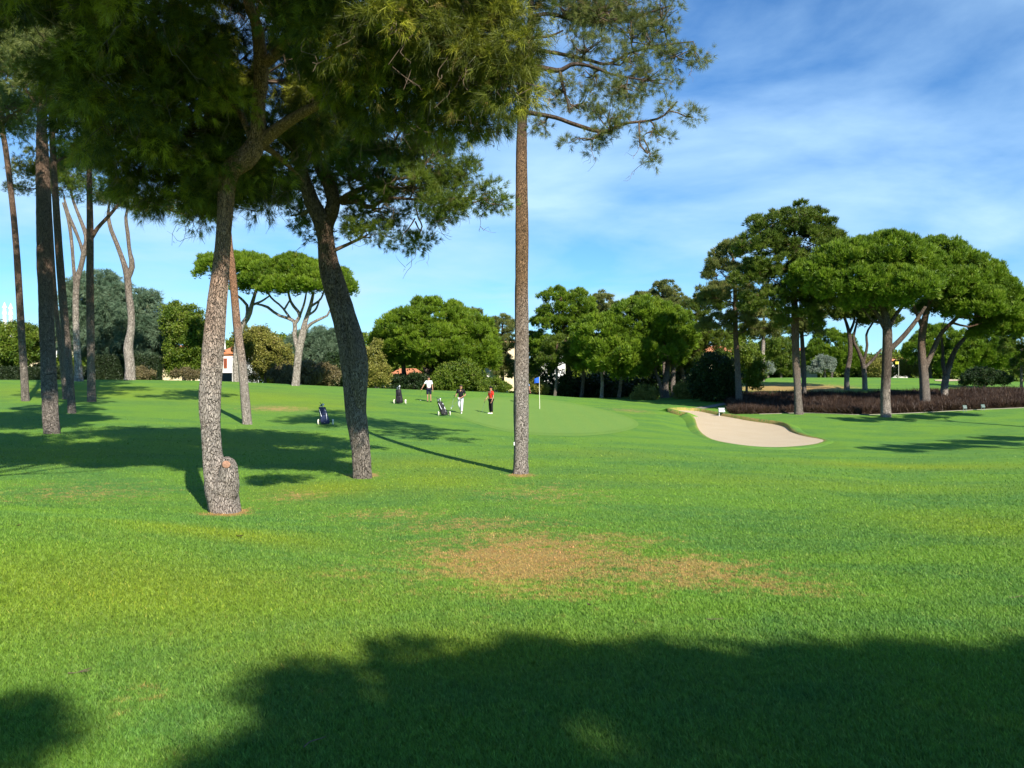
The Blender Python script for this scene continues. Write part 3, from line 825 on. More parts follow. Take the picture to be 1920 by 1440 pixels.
t2 = build_tree("pine_tree", "dark leaning pine of two fused stems, between the burled pine and the tall straight pine", "pines on the near turf", 21.0,
    [[(681, 890, 37), (677, 850, 36), (671, 800, 38), (666, 760, 36), (660, 700, 34), (652, 650, 34), (640, 600, 32), (624, 550, 30), (612, 500, 28), (608, 450, 28), (604, 415, 34), (586, 380, 29),
      (566, 320, 22, -.1), (557, 285, 18, -.2), (545, 240, 13, -.3), (545, 180, 9, -.5)],
     [(676, 800, 20, .1), (674, 740, 30, -.12), (675, 690, 33, -.18), (668, 640, 30, -.15), (654, 590, 26, -.05), (638, 540, 24, .05), (622, 480, 20, .12), (614, 430, 20, .1), (622, 400, 26), (626, 375, 24),
      (615, 340, 24, .1), (600, 315, 20, .2), (588, 285, 16, .3), (575, 245, 10, .4)],
     [(634, 378, 12), (660, 362, 11, -.2), (690, 350, 9, -.4), (730, 338, 6, -.6), (790, 330, 4, -.8)],
     [(640, 380, 10), (668, 378, 9, -.1), (695, 388, 8, -.2), (730, 372, 6, -.4), (800, 375, 4, -.6), (880, 370, 3, -.7)]],
    [(840, 395, 62, 36, .9, -.5), (915, 375, 33, 38, .5, -.8), (770, 345, 80, 50, 1.2, -.4), (680, 310, 95, 55, 1.4, .3), (575, 345, 60, 45, 1.0, .8), (545, 405, 28, 26, .6, .8), (690, 440, 55, 20, .7, .4),
     (780, 452, 38, 18, .5), (620, 270, 105, 55, 1.5, .8), (800, 300, 75, 40, 1.0), (710, 395, 60, 34, .9, .5), (590, 440, 28, 18, .5, .6), (860, 330, 40, 34, .8), (740, 260, 90, 40, 1.4, .5)],
    ST_NEAR2, M['bark_dark'], M['n_dark'], 12, twigs=0.5, ring=18, rough=0.05, hang=70)

t3 = build_tree("pine_tree", "tall straight pine with orange-brown upper bark and sparse airy branches to the right", "pines on the near turf", 22.0,
    [[(976, 890, 30), (977, 840, 28), (977, 750, 27), (978, 650, 26), (978, 500, 24), (978, 400, 23), (978, 300, 21), (979, 230, 19), (984, 180, 17), (992, 100, 14), (995, 40, 12), (996, -60, 10), (1000, -200, 7), (1002, -330, 3)],
     [(990, 122, 11), (1020, 128, 10, -.1), (1050, 132, 9, -.2), (1075, 120, 7, -.3), (1110, 125, 6, -.4), (1150, 140, 4.5, -.5), (1210, 150, 3, -.6)],
     [(1050, 133, 7, -.2), (1055, 160, 6, -.2), (1066, 200, 4, -.2), (1068, 212, 2, -.2)],
     [(992, 92, 8), (1045, 100, 6.5, .2), (1100, 112, 6, .3), (1140, 120, 5.5, .4), (1180, 100, 4.5, .5), (1240, 85, 3.5, .6), (1300, 78, 2, .7)],
     [(985, 210, 9), (1040, 220, 7.5, -.3), (1080, 234, 7.5, -.5), (1130, 247, 7, -.6), (1170, 232, 5.5, -.7), (1235, 222, 4, -.8), (1270, 190, 2, -.9)],
     [(996, 32, 8), (1030, 26, 7, .2), (1080, 38, 6.5, .4), (1130, 40, 6, .5), (1200, 28, 4.5, .6), (1260, 10, 3, .6)],
     [(994, 70, 6), (1030, 68, 4.5), (1056, 57, 3)],
     [(992, 150, 6), (950, 140, 5, .5), (890, 150, 3.5, 1)], [(994, 60, 8), (940, 30, 6, .7), (870, 10, 4, 1.2)]],
    [(1240, 30, 50, 40, .9, .5), (1180, 55, 45, 35, .8, .3), (1120, 25, 55, 35, .9), (1060, 20, 50, 25, .9), (1265, 110, 45, 26, .7, .6), (1305, 100, 22, 32, .4, .7), (1215, 150, 55, 32, .8), (1165, 175, 55, 30, .8, -.3),
     (1262, 200, 26, 18, .4, -.8), (1140, 225, 60, 26, .7, -.5), (1110, 262, 52, 22, .6, -.5), (1230, 258, 38, 18, .5, -.8), (1215, 288, 28, 16, .4, -.8), (1300, 220, 14, 8, .2, -.8), (1045, 170, 35, 26, .6), (1100, 90, 60, 24, .7),
     (1020, 232, 28, 18, .5), (1085, 195, 48, 24, .6), (1180, 110, 50, 26, .7), (1225, 75, 50, 24, .7), (1110, 150, 42, 24, .6), (900, 130, 60, 40, 1.2, 1), (880, 20, 70, 50, 1.4, 1.2)],
    ST_THIN, M['bark_tall'], M['n_grey'], 13,
    [((1.5, 22.5, 13.2), (2.0, 2.0, .9)), ((-.8, 22.5, 13.8), (2.0, 2.0, 1.0)), ((.8, 21, 14.8), (1.8, 1.8, .9)), ((2.6, 23, 12.4), (1.6, 1.6, .8)), ((.4, 24, 15.8), (1.4, 1.4, .8)), ((-2.0, 22, 12.4), (1.4, 1.4, .8))],
    twigs=0.85, ring=18, rough=0.035, limb_r=0.045, hang=60)

# ------------------------------------------------------------------ the stand of tall trunks at the left
GL = "tall pines in the left-hand stand"
build_tree("pine_tree", "slim dark pine leaning left, leftmost trunk of the stand", GL, 44.0,
    [[(48, 751, 15), (45, 700, 14), (40, 620, 13), (33, 500, 12), (25, 400, 11), (12, 290, 10), (2, 230, 9), (-15, 120, 7), (-30, 20, 4)]],
    [(0, 220, 50, 35, 1.4), (-40, 140, 70, 50, 1.8), (20, 130, 55, 40, 1.6), (-30, 40, 80, 50, 2.0)], ST_LEFT, M['bark_dark'], M['n_dark'], 21, twigs=.3)
build_tree("pine_tree", "thick grey pine trunk with a knot hole, stoutest of the left stand", GL, 30.0,
    [[(97, 810, 28), (93, 740, 27), (89, 640, 26), (86, 560, 26), (84, 480, 26), (83, 400, 25), (80, 300, 22), (78, 230, 17), (80, 180, 14), (86, 80, 11), (90, -40, 9), (95, -200, 4)],
     [(80, 200, 8), (110, 165, 6), (150, 140, 4)], [(79, 210, 7), (45, 165, 5), (10, 150, 3)]],
    [(60, 40, 90, 60, 1.8), (150, 60, 80, 60, 1.8, 1), (20, 110, 60, 40, 1.3), (120, 135, 55, 35, 1.2), (70, 170, 60, 26, 1.0), (0, 20, 70, 60, 1.6, -1), (130, 200, 28, 22, .8, 1)],
    ST_LEFT, M['bark_dark'], M['n_grey'], 22, [((-17.5, 29, 18.0), (2.6, 2.4, 1.4)), ((-15, 30, 19.5), (2.4, 2.4, 1.3)), ((-19.5, 31, 19), (2.2, 2.2, 1.3)), ((-15.6, 27, 13.2), (1.8, 1.7, 1.3)), ((-18.6, 30.5, 14.5), (1.8, 1.7, 1.2)), ((-20.5, 32.5, 12.5), (1.7, 1.6, 1.2))], twigs=.4, ring=16, hang=50)
build_tree("pine_tree", "slender dark pine just right of the thick grey trunk", GL, 38.0,
    [[(135, 768, 15), (130, 700, 14), (121, 600, 14), (113, 500, 13), (106, 400, 12), (100, 300, 11), (97, 230, 10), (95, 120, 8), (95, -20, 5)],
     [(105, 250, 6), (118, 210, 5), (150, 215, 3)]],
    [(130, 290, 38, 30, 1.0, .5), (150, 230, 40, 35, 1.2), (70, 200, 50, 35, 1.3), (110, 120, 80, 50, 1.8), (60, 60, 90, 50, 2.0), (160, 160, 50, 40, 1.5)], ST_LEFT, M['bark_dark'], M['n_dark'], 23, twigs=.3, hang=20)
build_tree("pine_tree", "thin stem leaning between two dark trunks of the left stand", GL, 46.0,
    [[(123, 743, 10), (118, 700, 9), (112, 640, 9), (105, 580, 8), (99, 500, 8), (95, 420, 7), (90, 330, 5)]],
    [(55, 320, 40, 28, 1.2), (95, 300, 40, 30, 1.2), (40, 350, 22, 15, .7)], ST_LEFT, M['bark_dark'], M['n_gold'], 24, twigs=.3)
build_tree("pine_tree", "forked pine with a pale stump-like foot behind the left stand", GL, 62.0,
    [[(148, 713, 17), (147, 690, 14), (144, 640, 12), (142, 580, 11), (144, 530, 11), (152, 500, 9), (158, 470, 9), (162, 445, 8), (150, 410, 6), (137, 375, 5), (130, 340, 3)],
     [(142, 545, 8), (138, 500, 6), (134, 450, 6), (128, 410, 6), (118, 380, 4)], [(158, 480, 8), (150, 455, 6), (140, 430, 6), (128, 400, 5), (120, 370, 3)]],
    [(115, 350, 45, 25, 1.8), (140, 330, 45, 28, 1.8), (90, 320, 35, 22, 1.5)], ST_LEFT, M['bark_pale'], M['n_dark'], 25, twigs=.3)
build_tree("pine_tree", "straight dark pine with a side limb rising right, between the stand and the pale fork", GL, 45.0,
    [[(172, 749, 16), (171, 700, 14), (170, 620, 14), (169, 540, 13), (169, 450, 12), (168, 360, 10), (166, 260, 8), (165, 150, 5)], [(172, 445, 8), (185, 425, 7), (205, 404, 6), (225, 380, 4)]],
    [(170, 300, 60, 40, 1.6), (215, 360, 40, 28, 1.3), (200, 260, 60, 45, 1.8), (160, 200, 70, 50, 2.0)], ST_LEFT, M['bark_dark'], M['n_dark'], 26, twigs=.3, hang=20)
build_tree("pine_tree", "pale crooked trunk forking in a Y before the blue-green tree", GL, 66.0,
    [[(244, 712, 20), (243, 680, 18), (240, 650, 17), (246, 615, 13), (245, 580, 13), (241, 550, 12), (239, 520, 12), (231, 490, 9), (220, 460, 8), (208, 430, 7), (203, 405, 6), (205, 380, 3)],
     [(239, 525, 9), (248, 498, 10), (243, 470, 7), (240, 440, 7), (236, 410, 6), (240, 385, 3)]],
    [(240, 375, 40, 18, 1.6), (205, 372, 35, 16, 1.5), (265, 390, 25, 14, 1.2)], ST_LEFT, M['bark_pale'], M['n_grey'], 27, twigs=.3)
build_tree("pine_tree", "slim leaning pine trunk immediately right of the burled pine", GL, 37.5,
    [[(464, 796, 18), (459, 740, 16), (454, 680, 16), (446, 620, 15), (440, 560, 14), (434, 500, 14), (430, 460, 12), (424, 380, 10), (420, 280, 8), (418, 180, 4)]],
    [(420, 250, 75, 45, 1.8), (390, 330, 55, 30, 1.3), (470, 300, 55, 35, 1.5), (300, 385, 40, 22, 1.0), (370, 400, 40, 18, 1.0)], ST_LEFT, M['bark'], M['n_dark'], 28, twigs=.3, hang=30)

# ------------------------------------------------------------------ stone pines and others across the middle distance
GU = "umbrella pines around the course"
build_tree("umbrella_pine", "flat-topped umbrella pine with bare spreading limbs, left of centre", GU, 68.0,
    [[(554, 722, 16), (557, 690, 14), (561, 655, 14), (568, 625, 13), (572, 605, 9), (582, 575, 7), (588, 548, 5)],
     [(558, 655, 9), (552, 630, 8), (553, 606, 8), (543, 598, 6), (520, 590, 5), (500, 575, 5), (480, 570, 3)],
     [(553, 606, 7), (562, 590, 6), (546, 568, 5), (540, 545, 4)], [(562, 592, 5), (570, 570, 4), (575, 545, 3)],
     [(570, 620, 8), (582, 608, 6), (600, 598, 5), (615, 590, 4), (622, 570, 3)], [(582, 575, 5), (600, 562, 4), (608, 545, 3)],
     [(545, 598, 5), (528, 575, 4), (510, 560, 4), (500, 545, 3)], [(532, 582, 4), (545, 560, 3)], [(580, 590, 4), (592, 580, 4), (600, 560, 3)]],
    [(505, 520, 42, 26, 2.2, .5), (555, 515, 55, 30, 2.6), (610, 528, 42, 26, 2.4), (650, 545, 17, 10, 1.0), (580, 535, 60, 22, 2.4, -1), (480, 500, 22, 14, 1.3, 1), (530, 540, 42, 16, 2.0, -1)],
    ST_STONE, M['bark_pale'], M['n_stone'], 31, twigs=.25, limb_r=.06)
build_tree("umbrella_pine", "umbrella pine partly hidden behind the burled pine trunk, curved forked stem", GU, 71.0,
    [[(443, 716, 13), (442, 690, 12), (444, 650, 11), (452, 615, 11), (466, 592, 9), (473, 568, 7), (480, 545, 5)], [(462, 600, 7), (464, 575, 6), (452, 560, 5), (444, 553, 4), (430, 530, 3)], [(473, 572, 5), (490, 565, 4), (505, 555, 3)]],
    [(400, 508, 28, 24, 1.6), (440, 500, 35, 24, 2.0), (475, 505, 32, 22, 2.0), (470, 535, 30, 15, 1.6, -1)], ST_STONE, M['bark_pale'], M['n_stone'], 32, twigs=.25)
build_tree("umbrella_pine", "big round dome-crowned stone pine behind the golfers", GU, 92.0,
    [[(806, 738, 17), (803, 710, 14), (800, 692, 13), (790, 670, 8), (785, 650, 6)], [(802, 705, 9), (815, 685, 8), (830, 665, 6), (840, 650, 4)], [(806, 735, 7), (820, 712, 6), (829, 690, 5)],
     [(758, 734, 10), (757, 700, 9), (755, 680, 7), (745, 665, 5)]],
    [(815, 610, 75, 46, 4.5), (760, 632, 55, 44, 4.0), (875, 640, 52, 50, 4.0), (725, 640, 26, 26, 2.4), (905, 665, 28, 34, 2.6), (820, 650, 70, 40, 4.5, -1.5), (770, 665, 40, 24, 3.0), (865, 675, 45, 30, 3.0, -1)],
    ST_ROUND, M['bark_dark'], M['n_stone'], 33, limb_r=.1)
build_tree("umbrella_pine", "wide green stone pine at the edge of the dark wood, right of the flag", GU, 84.0,
    [[(1250, 758, 16), (1247, 725, 13), (1252, 690, 11), (1256, 655, 9)], [(1243, 757, 9), (1238, 722, 8), (1232, 705, 6), (1228, 690, 4)], [(1263, 757, 12), (1262, 700, 9), (1262, 650, 6)], [(1258, 700, 6), (1280, 670, 4), (1295, 650, 3)]],
    [(1200, 605, 62, 40, 3.6), (1130, 635, 52, 40, 3.2), (1255, 625, 50, 42, 3.2), (1105, 665, 30, 32, 2.4, 1), (1160, 665, 55, 32, 3.0, -1.5), (1235, 660, 50, 28, 2.8, -1), (1180, 690, 35, 20, 2, -1), (1240, 600, 40, 30, 2.4)],
    ST_ROUND, M['bark_dark'], M['n_stone'], 34, limb_r=.1)
build_tree("umbrella_pine", "broad flat stone pine with a stout trunk in the purple bed", GU, 59.0,
    [[(1661, 780, 20), (1660, 740, 17), (1662, 700, 16), (1664, 650, 17), (1663, 610, 16), (1655, 575, 10), (1640, 550, 6)],
     [(1664, 660, 10), (1690, 635, 9), (1715, 605, 8), (1735, 575, 6)], [(1662, 620, 10), (1645, 590, 8), (1625, 565, 6), (1600, 550, 4)], [(1664, 620, 10), (1680, 590, 7), (1700, 565, 5)], [(1655, 605, 7), (1635, 600, 5), (1612, 570, 4)]],
    [(1540, 520, 50, 32, 2.2), (1590, 495, 62, 36, 2.8), (1655, 482, 62, 36, 3.0), (1700, 505, 60, 38, 2.8, 1), (1610, 535, 75, 32, 2.6, -1), (1680, 545, 70, 36, 3.0, -1.5), (1560, 550, 50, 22, 2.0), (1640, 570, 55, 18, 2.0, -1)],
    ST_STONE, M['bark_crown_shade'], M['n_stone'], 35, twigs=.12, limb_r=.1)
build_tree("umbrella_pine", "large stone pine at far right with its long crown reaching the frame edge", GU, 66.0,
    [[(1736, 737, 18), (1732, 700, 16), (1728, 650, 14), (1732, 610, 13), (1740, 575, 8)], [(1735, 690, 9), (1750, 655, 9), (1765, 625, 8), (1790, 600, 7), (1810, 580, 5)], [(1732, 620, 8), (1720, 590, 6), (1712, 570, 5)]],
    [(1750, 490, 62, 36, 2.8), (1810, 520, 58, 36, 2.8), (1865, 560, 48, 36, 2.6), (1890, 600, 36, 34, 2.4), (1770, 545, 70, 36, 3.0, -1.5), (1835, 580, 55, 36, 2.8, -1.5), (1870, 620, 36, 24, 2.2)],
    ST_STONE, M['bark_dark'], M['n_stone'], 36, limb_r=.1)
build_tree("umbrella_pine", "pale forked pine trunk with an elbowed limb, right of the stout trunk", GU, 71.0,
    [[(1772, 750, 14), (1771, 725, 13), (1776, 700, 12), (1784, 672, 10), (1795, 650, 8), (1812, 630, 7), (1824, 605, 6), (1835, 590, 4)], [(1774, 705, 8), (1768, 680, 7), (1768, 655, 5), (1765, 630, 3)]],
    [(1800, 560, 55, 22, 2.6, 1), (1850, 575, 45, 22, 2.4, 1), (1760, 580, 40, 16, 2.0, 1)], ST_STONE, M['bark_crown_shade'], M['n_dark'], 37)
build_tree("umbrella_pine", "slender bent pine behind the planting bed, between tall trunk and stout trunk", GU, 84.0,
    [[(1588, 728, 11), (1588, 700, 9), (1594, 665, 8), (1593, 630, 7), (1585, 600, 5), (1575, 580, 3)], [(1593, 625, 5), (1602, 600, 4), (1600, 575, 3)]],
    [(1560, 570, 45, 20, 2.6), (1600, 560, 45, 22, 2.6), (1580, 590, 40, 10, 2.0)], ST_PINE, M['bark_crown_shade'], M['n_dark'], 38, twigs=.2)
build_tree("umbrella_pine", "low forked pine with V-shaped limbs left of the stout trunk", GU, 84.0,
    [[(1622, 727, 10), (1621, 705, 9), (1618, 680, 8), (1608, 655, 6), (1600, 635, 5), (1608, 600, 3)], [(1621, 690, 6), (1636, 675, 5), (1652, 655, 4)], [(1619, 680, 6), (1626, 650, 5), (1625, 625, 4), (1640, 600, 3)]],
    [(1620, 585, 50, 22, 2.6), (1650, 600, 30, 18, 2.0)], ST_STONE, M['bark_crown_shade'], M['n_dark'], 39)

GP = "maritime pines at the wood edge"
build_tree("pine_tree", "tallest pine of the right-hand group with stacked dark foliage tiers", GP, 62.0,
    [[(1498, 775, 18), (1496, 740, 14), (1493, 680, 14), (1491, 620, 13), (1489, 560, 11), (1488, 500, 9), (1490, 440, 6), (1488, 400, 3)]],
    [(1490, 410, 45, 26, 2.0), (1445, 425, 40, 22, 1.8), (1535, 430, 38, 24, 1.8), (1500, 455, 60, 28, 2.4), (1430, 465, 50, 26, 2.2), (1555, 450, 22, 16, 1.2), (1460, 500, 60, 28, 2.4), (1530, 500, 42, 28, 2.2), (1420, 520, 48, 24, 2.0),
     (1480, 550, 60, 26, 2.4), (1430, 570, 50, 24, 2.0), (1500, 600, 42, 22, 2.0), (1530, 560, 34, 18, 1.6)],
    ST_PINE, M['bark_dark'], M['n_dark'], 41, twigs=.25)
build_tree("pine_tree", "thinner pine with a curved trunk left of the tallest one", GP, 72.0,
    [[(1386, 752, 14), (1384, 715, 11), (1382, 670, 10), (1379, 620, 9), (1379, 560, 8), (1376, 500, 6), (1372, 470, 3)]],
    [(1375, 475, 36, 22, 2.0), (1350, 510, 30, 26, 1.8), (1400, 520, 35, 26, 2.0), (1370, 555, 46, 26, 2.2), (1335, 560, 30, 26, 1.8), (1400, 600, 40, 26, 2.0), (1340, 610, 26, 18, 1.6), (1425, 620, 30, 20, 1.6)],
    ST_PINE, M['bark_dark'], M['n_grey'], 42, twigs=.25)
build_tree("pine_tree", "small pine with a straight pale trunk on the far fairway edge", GP, 100.0,
    [[(1429, 712, 9), (1430, 670, 8), (1432, 620, 6), (1432, 590, 3)]], [(1430, 600, 36, 18, 2.4), (1455, 620, 30, 14, 2.0), (1410, 620, 25, 14, 1.8)], ST_PINE, M['bark_pale'], M['n_dark'], 43)
build_tree("pine_tree", "thin dark trunk close behind the tallest pine", GP, 76.0,
    [[(1508, 735, 8), (1507, 690, 8), (1504, 640, 7), (1502, 590, 4)]], [(1515, 625, 24, 14, 1.5), (1525, 600, 30, 16, 1.6), (1490, 615, 24, 14, 1.4)], ST_PINE, M['bark_dark'], M['n_grey'], 44)
pine_specs = [
    ("rough-topped pine peeping over the round dome's right shoulder", 104.0, [[(893, 738, 9), (893, 690, 8), (893, 620, 6), (893, 590, 3)]], [(893, 600, 24, 18, 2.0), (915, 620, 24, 16, 2.0), (880, 630, 24, 18, 2.0), (925, 650, 24, 20, 2)], 'n_grey', 'bark_dark', ST_PINE),
    ("ragged dark pine just left of the tall straight trunk", 100.0, [[(942, 736, 8), (942, 690, 7), (942, 640, 6), (942, 605, 3)]], [(942, 612, 22, 18, 1.8), (925, 640, 22, 20, 1.8), (952, 645, 24, 24, 2.0), (945, 690, 24, 16, 1.8), (932, 672, 22, 24, 1.8), (950, 700, 16, 18, 1.6)], 'n_grey', 'bark_dark', ST_PINE),
    ("leafy pine with upswept tufts directly right of the tall straight trunk", 92.0, [[(1067, 747, 10), (1066, 700, 8), (1060, 640, 8), (1055, 590, 6), (1052, 555, 3)]],
     [(1045, 556, 30, 18, 2.0), (1085, 562, 28, 18, 2.0), (1055, 590, 46, 28, 2.6), (1025, 605, 30, 26, 2.2), (1085, 610, 38, 30, 2.4), (1020, 650, 30, 26, 2.2), (1060, 650, 46, 30, 2.6), (1095, 580, 26, 20, 2)], 'n_stone', 'bark_dark', ST_PINE),
    ("reddish-tinged pine behind the upswept one", 104.0, [[(1130, 750, 8), (1130, 690, 7), (1130, 620, 6), (1130, 575, 3)]], [(1128, 570, 30, 20, 2.4), (1145, 595, 25, 22, 2.2), (1110, 595, 28, 22, 2.2)], 'n_grey', 'bark_dark', ST_PINE),
    ("olive-tipped tall pine rising above the wide stone pine", 100.0, [[(1247, 755, 9), (1246, 690, 8), (1244, 610, 6), (1243, 545, 3)]], [(1245, 545, 28, 18, 2.0), (1215, 565, 34, 20, 2.2), (1270, 570, 34, 20, 2.2), (1195, 580, 28, 16, 2), (1245, 580, 40, 20, 2.4)], 'n_grey', 'bark_dark', ST_PINE),
    ("dark ragged pine filling the gap left of the right-hand group", 88.0, [[(1310, 757, 9), (1308, 700, 8), (1306, 640, 7), (1305, 590, 4)]], [(1300, 590, 32, 24, 2.0), (1330, 575, 28, 26, 2.0), (1310, 630, 36, 28, 2.2), (1340, 640, 30, 26, 2.0), (1290, 640, 28, 26, 2), (1325, 675, 36, 20, 2)], 'n_dark', 'bark_dark', ST_PINE),
    ("dark twin-topped pine behind the white sloping wall", 96.0, [[(1010, 742, 8), (1006, 690, 7), (1004, 650, 5)]], [(1005, 655, 24, 26, 2.0), (1015, 690, 28, 20, 2.0), (990, 640, 18, 20, 1.6)], 'n_dark', 'bark_dark', ST_PINE),
]
for q, (lab, Y, st, lb, lm, bk, sty) in enumerate(pine_specs):
    build_tree("pine_tree", lab, GP, Y, st, lb, sty, M[bk], M[lm], 50 + q)
# thin bare-stemmed pines inside the dark wood
thin = [(1128, 754, 1126, 640, 6, "pair-mate"), (1040, 744, 1046, 640, 5, ""), (1160, 756, 1166, 650, 6, ""), (1090, 750, 1096, 640, 6, ""), (1280, 757, 1276, 640, 7, ""), (1206, 757, 1200, 650, 5, "")]
thin_lab = ["thin pale double-looking stem in the middle of the dark wood", "slim stem nearest the flag in the dark wood", "leaning thin stem left of the rusty shrubs", "slim dark stem third from the flag in the dark wood",
            "dark thin stem right of the forked wood-edge trunks", "faint thin stem above the yellowish wood-edge bush"]
for q, (u0, v0, u1, v1, w, _) in enumerate(thin):
    build_tree("pine_tree", thin_lab[q], "thin pines inside the wood", 86.0 + q * 1.3,
        [[(u0, v0, w * 1.3), ((u0 * 2 + u1) / 3 + 2, v0 * .66 + v1 * .33, w), ((u0 + 2 * u1) / 3 - 2, v0 * .33 + v1 * .66, w * .9), (u1, v1, w * .5)]],
        [(u1, v1 + 10, 26, 24, 2.0), (u1 + 14, v1 + 40, 22, 20, 1.8), (u1 - 14, v1 + 34, 22, 20, 1.8)], ST_PINE, M['bark_pale'] if q in (0, 2) else M['bark_dark'], M['n_dark'], 70 + q)

# ------------------------------------------------------------------ broad trees and shrubs
GB = "leafy trees along the boundary"
build_tree("feathery_tree", "large feathery blue-green tree behind the pale Y-forked trunk", GB, 84.0,
    [[(225, 716, 14), (225, 690, 12), (228, 650, 10), (235, 610, 6)], [(226, 690, 7), (255, 660, 5), (280, 640, 3)]],
    [(245, 590, 62, 48, 3.6), (175, 575, 55, 55, 3.4), (290, 640, 40, 48, 3.0), (200, 640, 62, 48, 3.4), (265, 655, 48, 38, 3.0), (150, 620, 40, 50, 3), (285, 585, 26, 30, 2.2), (175, 535, 35, 24, 2.4)],
    ST_FEATH, M['bark_dark'], M['l_blue'], 81)
build_tree("leafy_tree", "glossy green rounded tree left of the burled pine trunk", GB, 80.0,
    [[(345, 716, 8), (345, 690, 6), (348, 650, 4)], [(363, 716, 5), (362, 690, 4), (360, 660, 3)]],
    [(345, 610, 32, 36, 2.2), (370, 620, 26, 36, 2.0), (330, 600, 22, 28, 1.8), (355, 650, 38, 30, 2.2), (385, 650, 20, 40, 1.6), (340, 672, 26, 14, 1.6), (325, 690, 18, 14, 1.2), (372, 688, 20, 16, 1.3)], ST_LEAF, M['bark_dark'], M['l_broad'], 82)
build_tree("leafy_tree", "dense bushy tree under the twin white chimneys", GB, 76.0,
    [[(18, 716, 7), (18, 690, 6), (22, 660, 4)], [(33, 716, 5), (33, 690, 4), (40, 660, 3)]],
    [(28, 635, 32, 26, 2.0), (5, 655, 30, 30, 2.0), (58, 645, 24, 30, 1.8), (35, 665, 40, 24, 2.2), (-25, 640, 30, 40, 2)], ST_LEAF, M['bark_dark'], M['l_broad'], 83)
